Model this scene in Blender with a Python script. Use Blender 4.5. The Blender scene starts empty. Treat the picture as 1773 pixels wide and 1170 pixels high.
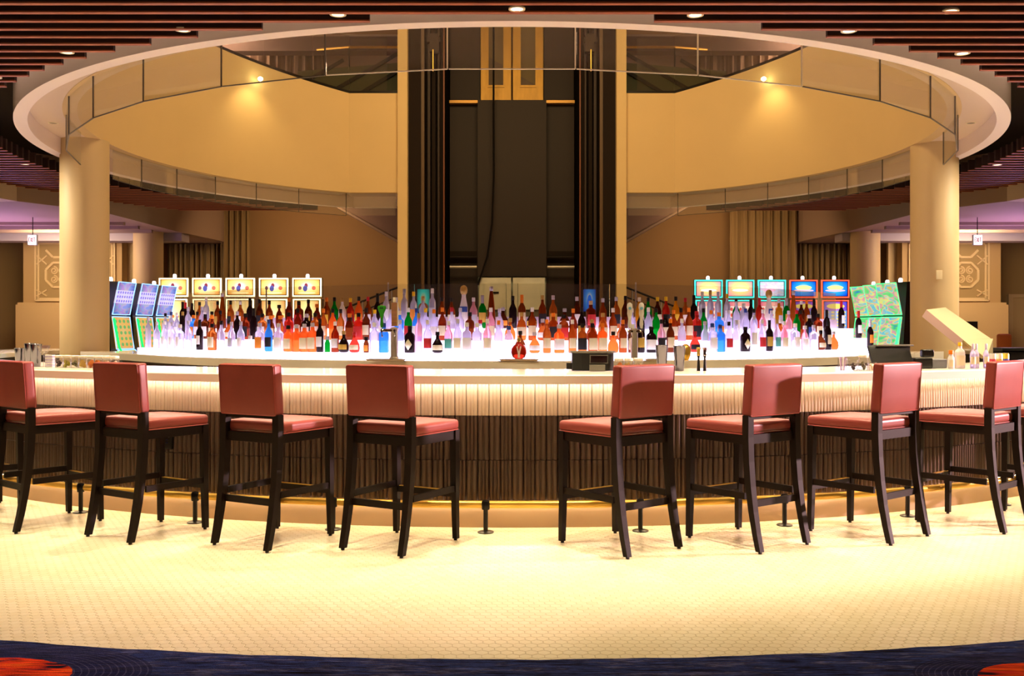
import bpy, bmesh, math, random
from math import sin, cos, pi, sqrt, atan2, radians
random.seed(11)
SC = bpy.context.scene
COL = SC.collection
# ---------------------------------------------------------------- camera, world, exposure
EYE = 1.362
cam_data = bpy.data.cameras.new('camera'); cam_data.sensor_width = 36; cam_data.lens = 34.52
cam_data.shift_y = -0.0085; cam_data.clip_end = 100
cam = bpy.data.objects.new('camera', cam_data); COL.objects.link(cam)
cam.location = (0, 0, EYE); cam.rotation_euler = (pi / 2, 0, 0); SC.camera = cam
SC.view_settings.view_transform = 'Standard'; SC.view_settings.look = 'None'
SC.view_settings.gamma = 1; SC.view_settings.use_curve_mapping = False
SC.view_settings.exposure = 0.0
world = bpy.data.worlds.new('world'); SC.world = world; world.use_nodes = True
world.node_tree.nodes['Background'].inputs[0].default_value = (0.32, 0.22, 0.15, 1)
world.node_tree.nodes['Background'].inputs[1].default_value = 0.25
CY = 14.07          # centre of the round bar and of the opening above it
CYB = 14.4          # centre of the back bar

def lin(c):
    if isinstance(c, str): c = tuple(int(c[i:i + 2], 16) for i in (0, 2, 4))
    return tuple(((v / 255) / 12.92 if v / 255 <= .04045 else ((v / 255 + .055) / 1.055) ** 2.4) for v in c)

def lamp(kind, loc, aim, power, color, size=.1, angle=60, blend=.6, sy=None):
    d = bpy.data.lights.new('lamp_light', kind); d.energy = power; d.color = color[:3]
    if kind == 'SPOT': d.spot_size = radians(angle); d.spot_blend = blend; d.shadow_soft_size = size
    elif kind == 'AREA':
        d.size = size
        if sy: d.shape = 'RECTANGLE'; d.size_y = sy
    else: d.shadow_soft_size = size
    o = bpy.data.objects.new('lamp_light', d); COL.objects.link(o); o.location = loc
    v = [a - b for a, b in zip(aim, loc)]
    from mathutils import Vector
    o.rotation_euler = Vector(v).to_track_quat('-Z', 'Y').to_euler()
    return o

def pol(r, t, z=None, cy=CY):
    p = (r * sin(t), cy - r * cos(t))
    return p if z is None else (p[0], p[1], z)

WARM = (1.0, .83, .52); PINK = (1.0, .66, .62); VIO = (.62, .38, 1.0)
# low show light on the far right side of the gaming floor: rakes the stools
lamp('SPOT', (11.8, 7.5, 2.62), (.3, 6.45, 1.15), 10500, (1, .62, .64), .16, 24, .35)
for s in (-1, 1): lamp('SPOT', (s * 7.9, 12.6, 3.6), (s * 6.0, 13.9, 2.1), 420, (1, .82, .58), .1, 80, .9)
# downlights of the slatted ceiling over the counter (r 6.9) and of the plain ceiling over the floor (r 9.1)
for k in range(-8, 9):
    t = radians(.3 + k * 11.1); p = pol(6.9, t)
    if abs(k) <= 6:
        c_ = pol(6.3, t); e_ = pol(5.0, t); lamp('SPOT', (c_[0], c_[1], 3.765), (e_[0], e_[1], 1.0), 120, WARM, .04, 46, .6)  # unseen spots added under the ring to light the back counter edge
    if abs(k) <= 8: lamp('SPOT', (p[0], p[1], 3.66), (p[0], p[1] , 0), 350 if abs(k) < 6 else 200, WARM, .05, 80, .8)
for k in range(-4, 5):
    t = radians(k * 11.5 + 5.7); p = pol(8.12, t)
    lamp('SPOT', (p[0], p[1], 3.64), (p[0], p[1] - .25, 0), 360, WARM, .05, 74, .85)
# warm lamps in the upper storey, washing the cream parapet
lamp('AREA', (0, 13.0, 8.7), (0, 18, 4.5), 820, (1, .70, .32), 4)
lamp('AREA', (0, 21.9, 9.3), (0, 22.2, 7.5), 14, (1, .8, .5), .6)
for s in (-1, 1):
    lamp('SPOT', (s * 4.35, 17.1, 5.78), (s * 4.75, 17.5, 4.4), 22, (1, .72, .3), .03, 110, .9)
    lamp('AREA', (s * 6.5, 24, 8.6), (s * 4, 24, 5.5), 700, (1, .7, .5), 3)
    # violet cove light and warm wash at the back of the hall
    lamp('AREA', (s * 10.0, 18.8, 1.9), (s * 9.8, 18.6, 3.5), 70, (.72, .42, 1.0), 1.6)
    lamp('AREA', (s * 4.8, 21.4, 4.2), (s * 4.6, 24, 1.6), 60, (1, .62, .30), 1.5)
    lamp('AREA', (s * 9.6, 20.2, 3.4), (s * 9.9, 22.4, 1.5), 150, (1, .74, .42), 1.0)

# ---------------------------------------------------------------- materials
MATS = {}
def mat(name, color, rough=.5, metal=0, spec=.5, emit=0, ecol=None, trans=0, ior=1.45, alpha=1, noise=None, bump=None, coat=0):
    if name in MATS: return MATS[name]
    m = bpy.data.materials.new(name); m.use_nodes = True; nt = m.node_tree; b = nt.nodes['Principled BSDF']
    c = lin(color) if not isinstance(color, tuple) or max(color) > 1 else color
    b.inputs['Base Color'].default_value = (*c, 1); b.inputs['Roughness'].default_value = rough
    b.inputs['Metallic'].default_value = metal; b.inputs['Specular IOR Level'].default_value = spec
    b.inputs['Transmission Weight'].default_value = trans; b.inputs['IOR'].default_value = ior
    b.inputs['Alpha'].default_value = alpha; b.inputs['Coat Weight'].default_value = coat
    if emit:
        b.inputs['Emission Color'].default_value = (*(lin(ecol) if ecol is not None else c), 1)
        b.inputs['Emission Strength'].default_value = emit
    if noise or bump:
        tc = nt.nodes.new('ShaderNodeTexCoord'); mp = nt.nodes.new('ShaderNodeMapping'); nz = nt.nodes.new('ShaderNodeTexNoise')
        nt.links.new(tc.outputs['Object'], mp.inputs[0]); nt.links.new(mp.outputs[0], nz.inputs['Vector'])
        sc, amt, st = noise or (bump[0], 0, (1, 1, 1))
        nz.inputs['Scale'].default_value = sc; nz.inputs['Detail'].default_value = 5; mp.inputs['Scale'].default_value = st
        if noise:
            mx = nt.nodes.new('ShaderNodeMix'); mx.data_type = 'RGBA'
            mx.inputs[6].default_value = (*[max(0, v * (1 - amt)) for v in c], 1); mx.inputs[7].default_value = (*[min(1, v * (1 + amt)) for v in c], 1)
            nt.links.new(nz.outputs[0], mx.inputs[0]); nt.links.new(mx.outputs[2], b.inputs['Base Color'])
        if bump:
            bp = nt.nodes.new('ShaderNodeBump'); bp.inputs['Strength'].default_value = bump[1]; bp.inputs['Distance'].default_value = .01
            nt.links.new(nz.outputs[0], bp.inputs['Height']); nt.links.new(bp.outputs[0], b.inputs['Normal'])
    MATS[name] = m
    return m

def glass_sheet(name, tint, refl=.1, base=.12, gain=.45):
    """thin clear pane: mostly see-through, a little tint and a fresnel reflection"""
    m = bpy.data.materials.new(name); m.use_nodes = True; nt = m.node_tree; nt.nodes.clear()
    o = nt.nodes.new('ShaderNodeOutputMaterial'); t = nt.nodes.new('ShaderNodeBsdfTransparent'); g = nt.nodes.new('ShaderNodeBsdfGlossy')
    d = nt.nodes.new('ShaderNodeBsdfDiffuse'); mx = nt.nodes.new('ShaderNodeMixShader'); m2 = nt.nodes.new('ShaderNodeMixShader'); f = nt.nodes.new('ShaderNodeLayerWeight')
    t.inputs[0].default_value = (*tint, 1); g.inputs['Roughness'].default_value = .03; f.inputs[0].default_value = refl
    d.inputs[0].default_value = (*lin('c8b8a8'), 1); m2.inputs[0].default_value = base
    nt.links.new(t.outputs[0], m2.inputs[1]); nt.links.new(d.outputs[0], m2.inputs[2])
    fm = nt.nodes.new('ShaderNodeMath'); fm.operation = 'MULTIPLY'; fm.inputs[1].default_value = gain; nt.links.new(f.outputs['Fresnel'], fm.inputs[0]); nt.links.new(fm.outputs[0], mx.inputs[0]); nt.links.new(m2.outputs[0], mx.inputs[1]); nt.links.new(g.outputs[0], mx.inputs[2])
    nt.links.new(mx.outputs[0], o.inputs[0])
    return m

def emitter(name, color, strength):
    if name in MATS: return MATS[name]
    m = bpy.data.materials.new(name); m.use_nodes = True; nt = m.node_tree; nt.nodes.clear()
    o = nt.nodes.new('ShaderNodeOutputMaterial'); e = nt.nodes.new('ShaderNodeEmission')
    e.inputs[0].default_value = (*(lin(color)), 1); e.inputs[1].default_value = strength
    nt.links.new(e.outputs[0], o.inputs[0]); MATS[name] = m
    return m

def ramp(nt, fac, stops, interp='LINEAR'):
    r = nt.nodes.new('ShaderNodeValToRGB'); r.color_ramp.interpolation = interp
    while len(r.color_ramp.elements) < len(stops): r.color_ramp.elements.new(.5)
    for e, (p, c) in zip(r.color_ramp.elements, stops): e.position = p; e.color = (*(lin(c) if isinstance(c, str) else c), 1)
    if fac is not None: nt.links.new(fac, r.inputs[0])
    return r

def mth(nt, op, a, b=None, c=None):
    n = nt.nodes.new('ShaderNodeMath'); n.operation = op
    for i, v in enumerate((a, b, c)):
        if v is None: continue
        if isinstance(v, (int, float)): n.inputs[i].default_value = v
        else: nt.links.new(v, n.inputs[i])
    return n.outputs[0]

def mixc(nt, fac, a, b):
    mx = nt.nodes.new('ShaderNodeMix'); mx.data_type = 'RGBA'
    for s, v in ((0, fac), (6, a), (7, b)):
        if isinstance(v, (int, float)): mx.inputs[s].default_value = v
        elif isinstance(v, str): mx.inputs[s].default_value = (*lin(v), 1)
        elif isinstance(v, tuple): mx.inputs[s].default_value = (*v, 1)
        else: nt.links.new(v, mx.inputs[s])
    return mx.outputs[2]

def screen(name, bg, mid, hot, blobs, strength=2.2, bands=None, seed=0, noisy=.0):
    """a lit screen: soft glowing field, a few coloured shapes, optional rows of symbols"""
    if name in MATS: return MATS[name]
    m = bpy.data.materials.new(name); m.use_nodes = True; nt = m.node_tree; nt.nodes.clear(); MATS[name] = m
    o = nt.nodes.new('ShaderNodeOutputMaterial'); e = nt.nodes.new('ShaderNodeEmission'); e.inputs[1].default_value = strength
    tc = nt.nodes.new('ShaderNodeTexCoord'); sp = nt.nodes.new('ShaderNodeSeparateXYZ'); nt.links.new(tc.outputs['Generated'], sp.inputs[0])
    x, z = sp.outputs[0], sp.outputs[2]
    def dist(cx, cz, rx, rz):
        a = mth(nt, 'DIVIDE', mth(nt, 'SUBTRACT', x, cx), rx); b = mth(nt, 'DIVIDE', mth(nt, 'SUBTRACT', z, cz), rz)
        return mth(nt, 'SQRT', mth(nt, 'ADD', mth(nt, 'MULTIPLY', a, a), mth(nt, 'MULTIPLY', b, b)))
    r = ramp(nt, dist(.5, .55, .62, .75), [(0, hot), (.45, mid), (1, bg)])
    c = r.outputs[0]
    if noisy:
        nz = nt.nodes.new('ShaderNodeTexNoise'); nz.inputs['Scale'].default_value = 2.6; nz.inputs['Detail'].default_value = 1; nz.inputs['Distortion'].default_value = .5
        mp = nt.nodes.new('ShaderNodeMapping'); mp.inputs['Location'].default_value = (seed, seed * 2, 0); mp.inputs['Scale'].default_value = (.8, 1, 1.7); nt.links.new(tc.outputs['Generated'], mp.inputs[0]); nt.links.new(mp.outputs[0], nz.inputs['Vector'])
        n2 = ramp(nt, nz.outputs[0], [(.3, bg), (.40, '38b8e8'), (.47, 'e8e070'), (.53, 'e070b0'), (.60, '70e080'), (.68, mid), (.8, '2848d0')])
        c = mixc(nt, noisy, c, n2.outputs[0])
    if bands:
        nx, nz_, z0, z1, ca, cb = bands
        fx = mth(nt, 'FRACT', mth(nt, 'MULTIPLY', x, nx)); fz = mth(nt, 'FRACT', mth(nt, 'MULTIPLY', mth(nt, 'DIVIDE', mth(nt, 'SUBTRACT', z, z0), z1 - z0), nz_))
        a = mth(nt, 'SUBTRACT', fx, .5); b = mth(nt, 'SUBTRACT', fz, .5)
        d = mth(nt, 'ADD', mth(nt, 'MULTIPLY', a, a), mth(nt, 'MULTIPLY', b, b))
        inside = mth(nt, 'MULTIPLY', mth(nt, 'GREATER_THAN', z, z0), mth(nt, 'LESS_THAN', z, z1))
        sym = mth(nt, 'LESS_THAN', d, .09)
        c = mixc(nt, mth(nt, 'MULTIPLY', inside, .7), c, ca); c = mixc(nt, mth(nt, 'MULTIPLY', inside, sym), c, cb)
    for cx, cz, rx, rz, col in blobs:
        c = mixc(nt, mth(nt, 'LESS_THAN', dist(cx, cz, rx, rz), 1.0), c, col)
    nt.links.new(c, e.inputs[0]); nt.links.new(e.outputs[0], o.inputs[0])
    return m

# ---------------------------------------------------------------- mesh helpers
def rotz(p, a): return (p[0] * cos(a) - p[1] * sin(a), p[0] * sin(a) + p[1] * cos(a), p[2])

class MB:
    def __init__(s): s.v = []; s.f = []
    def add(s, vs, fs):
        n = len(s.v); s.v += [tuple(p) for p in vs]; s.f += [tuple(i + n for i in f) for f in fs]; return s
    def hexa(s, p):                    # 8 points: bottom 4 ccw, top 4 ccw
        return s.add(p, [(3, 2, 1, 0), (4, 5, 6, 7), (0, 1, 5, 4), (1, 2, 6, 5), (2, 3, 7, 6), (3, 0, 4, 7)])
    def box(s, x0, x1, y0, y1, z0, z1):
        return s.hexa([(x0, y0, z0), (x1, y0, z0), (x1, y1, z0), (x0, y1, z0), (x0, y0, z1), (x1, y0, z1), (x1, y1, z1), (x0, y1, z1)])
    def bar(s, a, b, w, h, up=(0, 0, 1)):
        from mathutils import Vector
        A, B = Vector(a), Vector(b); d = (B - A).normalized(); u = Vector(up); r = d.cross(u)
        if r.length < 1e-4: r = d.cross(Vector((0, 1, 0)))
        r.normalize(); u = r.cross(d).normalized(); r *= w / 2; u *= h / 2
        return s.hexa([A - r - u, A + r - u, B + r - u, B - r - u, A - r + u, A + r + u, B + r + u, B - r + u])
    def lathe(s, prof, n=16, c=(0, 0, 0), sx=1, sy=1, cap=True, sq=0):
        vs = []; fs = []
        for r, z in prof:
            for i in range(n):
                t = 2 * pi * (i + .5) / n
                k = 1
                if sq: k = (abs(cos(t)) ** sq + abs(sin(t)) ** sq) ** (-1 / sq)
                vs.append((c[0] + r * k * cos(t) * sx, c[1] + r * k * sin(t) * sy, c[2] + z))
        for j in range(len(prof) - 1):
            for i in range(n):
                a = j * n + i; b = j * n + (i + 1) % n; fs.append((a, b, b + n, a + n))
        if cap: fs.append(tuple(range(n - 1, -1, -1))); fs.append(tuple(range((len(prof) - 1) * n, len(prof) * n)))
        return s.add(vs, fs)
    def tube(s, pts, r, n=8, closed=False):
        from mathutils import Vector
        P = [Vector(p) for p in pts]; vs = []; fs = []; m = len(P)
        rs = r if isinstance(r, (list, tuple)) else [r] * m
        for i, p in enumerate(P):
            d = (P[(i + 1) % m] - P[i - 1]) if closed or 0 < i < m - 1 else (P[1] - P[0] if i == 0 else P[-1] - P[-2])
            d.normalize(); u = Vector((0, 0, 1)) if abs(d.z) < .9 else Vector((0, 1, 0)); a = d.cross(u).normalized(); b = a.cross(d).normalized()
            for k in range(n):
                t = 2 * pi * k / n; vs.append(p + (a * cos(t) + b * sin(t)) * rs[i])
        for i in range(m if closed else m - 1):
            for k in range(n):
                a0 = i * n + k; a1 = i * n + (k + 1) % n; b0 = ((i + 1) % m) * n + k; b1 = ((i + 1) % m) * n + (k + 1) % n
                fs.append((a0, a1, b1, b0))
        if not closed: fs.append(tuple(range(n - 1, -1, -1))); fs.append(tuple(range((m - 1) * n, m * n)))
        return s.add(vs, fs)
    def sweep(s, prof, frames, closed=False):
        """prof [(d, z)], frames: functions d -> (x, y)"""
        m = len(prof); vs = []; fs = []
        for fr in frames:
            for d, z in prof: x, y = fr(d); vs.append((x, y, z))
        k = len(frames)
        for i in range(k if closed else k - 1):
            for j in range(m):
                a = i * m + j; b = i * m + (j + 1) % m; c = ((i + 1) % k) * m + j; d = ((i + 1) % k) * m + (j + 1) % m
                fs.append((a, c, d, b))
        if not closed: fs.append(tuple(range(m))); fs.append(tuple(range((k - 1) * m + m - 1, (k - 1) * m - 1, -1)))
        return s.add(vs, fs)
    def prism(s, poly, z0, z1):
        n = len(poly)
        return s.add([(x, y, z0) for x, y in poly] + [(x, y, z1) for x, y in poly],
                     [tuple(range(n - 1, -1, -1)), tuple(range(n, 2 * n))] + [(i, (i + 1) % n, n + (i + 1) % n, n + i) for i in range(n)])
    def prism_y(s, poly, y0, y1):      # poly in (x, z)
        n = len(poly)
        return s.add([(x, y0, z) for x, z in poly] + [(x, y1, z) for x, z in poly],
                     [tuple(range(n)), tuple(range(2 * n - 1, n - 1, -1))] + [((i + 1) % n, i, n + i, n + (i + 1) % n) for i in range(n)])
    def rbox(s, hx, hy, hz, r, c=(0, 0, 0), dome=0, seg=3, cuts=4):
        """rounded box: grid on six sides, pushed to the rounded hull; dome lifts the top"""
        def axis(h): return [-h] + [-h + r * (k / seg) for k in range(1, seg)] + [-h + r + (2 * h - 2 * r) * k / cuts for k in range(cuts + 1)] + [h - r * (k / seg) for k in range(seg - 1, 0, -1)] + [h]
        ax = [axis(hx), axis(hy), axis(hz)]; H = (hx, hy, hz); idx = {}; vs = []; fs = []
        def vert(p):
            key = tuple(round(v, 6) for v in p)
            if key not in idx:
                q = [max(-h + r, min(h - r, v)) for v, h in zip(p, H)]; d = [a - b for a, b in zip(p, q)]; L = sqrt(sum(v * v for v in d))
                o = [b + v / L * r if L > 1e-9 else b for b, v in zip(q, d)]
                if dome and o[2] > 0: o[2] += dome * (1 - (o[0] / hx) ** 2) * (1 - (o[1] / hy) ** 2)
                idx[key] = len(vs); vs.append((o[0] + c[0], o[1] + c[1], o[2] + c[2]))
            return idx[key]
        for a in range(3):
            b, d = (a + 1) % 3, (a + 2) % 3
            for sg in (-1, 1):
                for i in range(len(ax[b]) - 1):
                    for j in range(len(ax[d]) - 1):
                        q = []
                        for ii, jj in ((i, j), (i + 1, j), (i + 1, j + 1), (i, j + 1)):
                            p = [0, 0, 0]; p[a] = sg * H[a]; p[b] = ax[b][ii]; p[d] = ax[d][jj]; q.append(vert(p))
                        fs.append(tuple(q if sg > 0 else q[::-1]))
        return s.add(vs, fs)
    def mesh(s, name, m=None, smooth=False, sharp=None):
        me = bpy.data.meshes.new(name); me.from_pydata(s.v, [], s.f)
        if m: me.materials.append(m)
        if smooth:
            me.polygons.foreach_set('use_smooth', [True] * len(me.polygons))
            if sharp is not None: me.set_sharp_from_angle(angle=radians(sharp))
        me.update()
        return me

def ob(name, me, parent=None, loc=None, rz=None):
    o = bpy.data.objects.new(name, me); COL.objects.link(o)
    if parent: o.parent = parent
    if loc: o.location = loc
    if rz is not None: o.rotation_euler[2] = rz
    return o
def put(name, mb, m, parent=None, smooth=False, sharp=35, loc=None, rz=None):
    return ob(name, mb.mesh(name, m, smooth, sharp if smooth else None), parent, loc, rz)
def thing(name, label, cat, loc=(0, 0, 0), rz=0, group=None):
    o = bpy.data.objects.new(name, None); COL.objects.link(o); o.location = loc; o.rotation_euler[2] = rz; o.empty_display_size = .1
    o['label'] = label; o['category'] = cat
    if group: o['group'] = group
    return o
def tag(o, label, cat, group=None):
    o['label'] = label; o['category'] = cat
    if group: o['group'] = group
    return o
def struct(o): o['kind'] = 'structure'; return o
def stuff(o): o['kind'] = 'stuff'; return o
KIDS = {}
def dup(root, loc, rz, label):
    r = root.copy(); COL.objects.link(r); r.location = loc; r.rotation_euler = (0, 0, rz); r['label'] = label
    if root not in KIDS: KIDS[root] = [(c, list(c.children)) for c in root.children]
    for ch, gr in KIDS[root]:
        c = ch.copy(); COL.objects.link(c); c.parent = r
        for g in gr:
            d = g.copy(); COL.objects.link(d); d.parent = c
    return r
ORD = 'first second third fourth fifth sixth seventh eighth ninth tenth eleventh twelfth thirteenth fourteenth fifteenth sixteenth seventeenth eighteenth nineteenth'.split()
def ordinal(n):
    if n < 20: return ORD[n - 1]
    T = ['twent', 'thirt', 'fort', 'fift', 'sixt', 'sevent', 'eight', 'ninet']
    return T[n // 10 - 2] + 'ieth' if n % 10 == 0 else T[n // 10 - 2] + 'y-' + ORD[n % 10 - 1]

def arc(t0, t1, n, cy=CY, ych=None):
    fr = []
    for i in range(n + 1):
        t = t0 + (t1 - t0) * i / n
        def f(d, t=t):
            x, y = pol(d, t, cy=cy)
            if ych is not None and y > ych: y = ych
            return x, y
        fr.append(f)
    return fr
TH = .9
def bpos(q, r):
    t = q / 4.88
    if abs(t) <= TH: return r * sin(t), CYB - r * cos(t)
    s = 1 if q > 0 else -1; e = abs(q) - TH * 4.88
    return s * (r * sin(TH) + e * cos(TH)), CYB - r * cos(TH) + e * sin(TH)
def bang(q): return max(-TH, min(TH, q / 4.88))
def bpath(q0, q1, n=60):
    return [(lambda d, q=q0 + (q1 - q0) * i / n: bpos(q, d)) for i in range(n + 1)]

# ================================================================ SETTING
cream = mat('cream_plaster', 'dcbf8c', .7, noise=(1.2, .05, (1, 1, 1)))
beige = mat('beige_plaster', 'cdb8a2', .7)
tan = mat('tan_plaster', 'b89a74', .75)
soffit_m = mat('soffit_paint', 'e2cdbc', .65)
ringm = mat('ring_paint', 'fdeee2', .6)
darkceil = mat('dark_ceiling', '20120e', .9)
slatm = mat('slat_wood', '9a5232', .5, noise=(30, .25, (.15, 3, 3)))
slatd = mat('slat_side', '2a100a', .7)
brown = mat('brown_paint', 'a08878', .75)
blackm = mat('black_metal', '17120f', .35, metal=.3)
darkm = mat('shaft_dark', '1e1108', .7, spec=.2)
shaft2 = mat('shaft_panel', '2a170a', .6, noise=(3, .12, (1, 1, .2)))
steel = mat('brushed_steel', 'd0c8be', .35, metal=.75, noise=(5, .2, (1, 1, .4)))
chrome = mat('chrome', 'dedad6', .08, metal=1)
brass = mat('brass', 'ecbc54', .30, metal=.65, noise=(9, .18, (1, 1, 1)))
goldm = mat('gold_frame', 'b08434', .45, metal=.4, noise=(14, .25, (1, 1, .3)))
rust = mat('rust_red_rail', '7a3c18', .5)
pane = glass_sheet('clear_glass', (.965, .97, .95), .25, .085, .25)
pane_dark = glass_sheet('upper_glass', (.84, .80, .76), .22, .03, .6)
pane_bar = glass_sheet('bar_glass', (.90, .90, .86), .12, .035)

# floor: grout bed, hexagonal tiles, carpet
grout = mat('floor_grout', 'd6c49e', .8)
fl = struct(put('floor', MB().box(-13, 13, -2, 25.2, -.12, -.0018), grout))
def tile_floor_mat():
    m = mat('hexagonal_tile', 'f0e2c0', .33, spec=.5); nt = m.node_tree; b = nt.nodes['Principled BSDF']
    g = nt.nodes.new('ShaderNodeNewGeometry'); r = ramp(nt, g.outputs['Random Per Island'], [(0, 'eee0bd'), (1, 'f5e8c9')]); nt.links.new(r.outputs[0], b.inputs['Base Color'])
    return m
hexm = tile_floor_mat()
PX, PY = .0525, .0468
def hexv(cx, cy):
    o = []
    for s, z in ((.93, 0), (1, -.0014)):
        for k in range(6):
            t = pi / 2 + k * pi / 3
            o.append((cx + PX / 2 * s * .96 * cos(t) / cos(pi / 6), cy + PY / 1.5 * s * .95 * sin(t), z))
    return o
HF = [(0, 1, 2, 3, 4, 5)] + [(i, i + 6, (i + 1) % 6 + 6, (i + 1) % 6) for i in range(6)]
hexes = []
j = 0; y = 3.95
while y < 11.5:
    x = -9.0 + (PX / 2 if j % 2 else 0)
    while x < 9.0:
        r = sqrt(x * x + (y - CY) ** 2)
        if 7.27 < r < 10.06 and abs(x) < y * .62 + .9: hexes.append((x, y))
        x += PX
    y += PY; j += 1
near = sorted(hexes, key=lambda p: (p[1] + abs(p[0]) * .12))
near = [p for p in near if abs(p[0]) < p[1] * .5 and sqrt(p[0] ** 2 + (p[1] - CY) ** 2) < 9.99][:300]
ns = set(near)
hm = MB().add(hexv(0, 0), HF).mesh('hexagonal_tile', hexm)
for p in near: ob('hexagonal_tile', hm, fl, (p[0], p[1], 0))
b = MB()
for p in hexes:
    if p not in ns: b.add(hexv(*p), HF)
stuff(put('hexagonal_tiling', b, hexm, fl))

def carpet_mat():
    m = mat('casino_carpet', '1d2040', .95, spec=.1); nt = m.node_tree; b = nt.nodes['Principled BSDF']
    tc = nt.nodes.new('ShaderNodeTexCoord'); mp = nt.nodes.new('ShaderNodeMapping'); nt.links.new(tc.outputs['Object'], mp.inputs[0]); mp.inputs['Scale'].default_value = (1.2, 9, 1)
    n1 = nt.nodes.new('ShaderNodeTexNoise'); n1.inputs['Scale'].default_value = 2.4; n1.inputs['Detail'].default_value = 8; n1.inputs['Roughness'].default_value = .7; nt.links.new(mp.outputs[0], n1.inputs['Vector'])
    base = ramp(nt, n1.outputs[0], [(.34, '08070f'), (.42, '191a40'), (.48, '2c3c78'), (.53, '1d1d42'), (.58, '5a5a80'), (.61, '2a3f86'), (.68, '15122c'), (.74, '8a8098')])
    sp = nt.nodes.new('ShaderNodeSeparateXYZ'); nt.links.new(tc.outputs['Object'], sp.inputs[0])
    n2 = nt.nodes.new('ShaderNodeTexNoise'); n2.inputs['Scale'].default_value = 3.0; n2.inputs['Detail'].default_value = 4; nt.links.new(tc.outputs['Object'], n2.inputs['Vector'])
    wob = mth(nt, 'MULTIPLY', mth(nt, 'SUBTRACT', n2.outputs[0], .5), .5)
    c = base.outputs[0]
    for cx, cy, rx, ry, hot in ((-2.12, 3.84, .40, .22, 'd8381a'), (2.17, 3.83, .34, .17, 'c02a24')):
        a = mth(nt, 'DIVIDE', mth(nt, 'SUBTRACT', sp.outputs[0], cx), rx); d = mth(nt, 'DIVIDE', mth(nt, 'SUBTRACT', sp.outputs[1], cy), ry)
        rr = mth(nt, 'SQRT', mth(nt, 'ADD', mth(nt, 'MULTIPLY', a, a), mth(nt, 'MULTIPLY', d, d)))
        rings = mth(nt, 'FRACT', mth(nt, 'MULTIPLY', mth(nt, 'ADD', rr, mth(nt, 'MULTIPLY', wob, .12)), 14)); band = mth(nt, 'MULTIPLY', mth(nt, 'LESS_THAN', rr, 1.75), mth(nt, 'GREATER_THAN', rings, .82))
        c = mixc(nt, mth(nt, 'MULTIPLY', mth(nt, 'LESS_THAN', rr, 1.75), .75), c, '1a1b42'); c = mixc(nt, mth(nt, 'MULTIPLY', band, .28), c, '6c6a94')
        w3 = nt.nodes.new('ShaderNodeTexNoise'); w3.inputs['Scale'].default_value = 5; mp3 = nt.nodes.new('ShaderNodeMapping'); mp3.inputs['Scale'].default_value = (.7, 3.2, 1); nt.links.new(tc.outputs['Object'], mp3.inputs[0]); nt.links.new(mp3.outputs[0], w3.inputs['Vector'])
        red = ramp(nt, w3.outputs[0], [(.36, '14122a'), (.42, hot), (.56, 'e84a18'), (.66, 'f06a20'), (.72, '1c2450')])
        c = mixc(nt, mth(nt, 'LESS_THAN', mth(nt, 'ADD', rr, wob), 1.0), c, red.outputs[0])
    n5 = nt.nodes.new('ShaderNodeTexNoise'); n5.inputs['Scale'].default_value = 30; mp5 = nt.nodes.new('ShaderNodeMapping'); mp5.inputs['Scale'].default_value = (.25, 7, 1); nt.links.new(tc.outputs['Object'], mp5.inputs[0]); nt.links.new(mp5.outputs[0], n5.inputs['Vector'])
    f5 = ramp(nt, n5.outputs[0], [(.35, (.25, .25, .25)), (.65, (1.6, 1.6, 1.6))]); vm = nt.nodes.new('ShaderNodeMix'); vm.data_type = 'RGBA'; vm.blend_type = 'MULTIPLY'; vm.inputs[0].default_value = 1; nt.links.new(c, vm.inputs[6]); nt.links.new(f5.outputs[0], vm.inputs[7]); c = vm.outputs[2]
    nt.links.new(c, b.inputs['Base Color'])
    bp = nt.nodes.new('ShaderNodeBump'); bp.inputs['Strength'].default_value = .5; bp.inputs['Distance'].default_value = .006
    n4 = nt.nodes.new('ShaderNodeTexNoise'); n4.inputs['Scale'].default_value = 160; nt.links.new(tc.outputs['Object'], n4.inputs['Vector']); nt.links.new(n4.outputs[0], bp.inputs['Height']); nt.links.new(bp.outputs[0], b.inputs['Normal'])
    return m
fr = []
for i in range(241):
    t = radians(-75 + 150 * i / 240)
    def f(d, t=t, i=i):
        w = .008 * sin(i * 1.7) * sin(i * .61) if d < 11 else 0
        x, y = pol(d + w, t)
        if d > 11:                       # outer edge runs to the room's walls
            k = min(12.9 / max(abs(sin(t)), 1e-6), (CY + 1.9) / max(cos(t), 1e-6)); x, y = pol(k, t)
        return x, y
    fr.append(f)
cp = put('carpet', MB().sweep([(10.03, -.003), (10.035, .006), (12, .006), (12, -.003)], fr), carpet_mat())
tag(cp, 'dark blue patterned carpet with red flame shapes bordering the pale hexagonal tiles', 'carpet')

# walls of the hall
struct(put('wall_left', MB().box(-13.2, -13, -2, 27.4, 0, 10), tan)); struct(put('wall_right', MB().box(13, 13.2, -2, 27.4, 0, 10), tan))
struct(put('wall_front', MB().box(-13, 13, -2.2, -2, 0, 10), brown))
wb = struct(put('wall_back', MB().box(-13, 13, 24.2, 24.4, 0, 4.6), mat('back_wall_paint', 'a5845c', .8)))
struct(put('wall_upper_back', MB().box(-13, 13, 24.6, 24.8, 4.6, 10), mat('upper_wall_paint', 'a08c7c', .8)))

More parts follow.
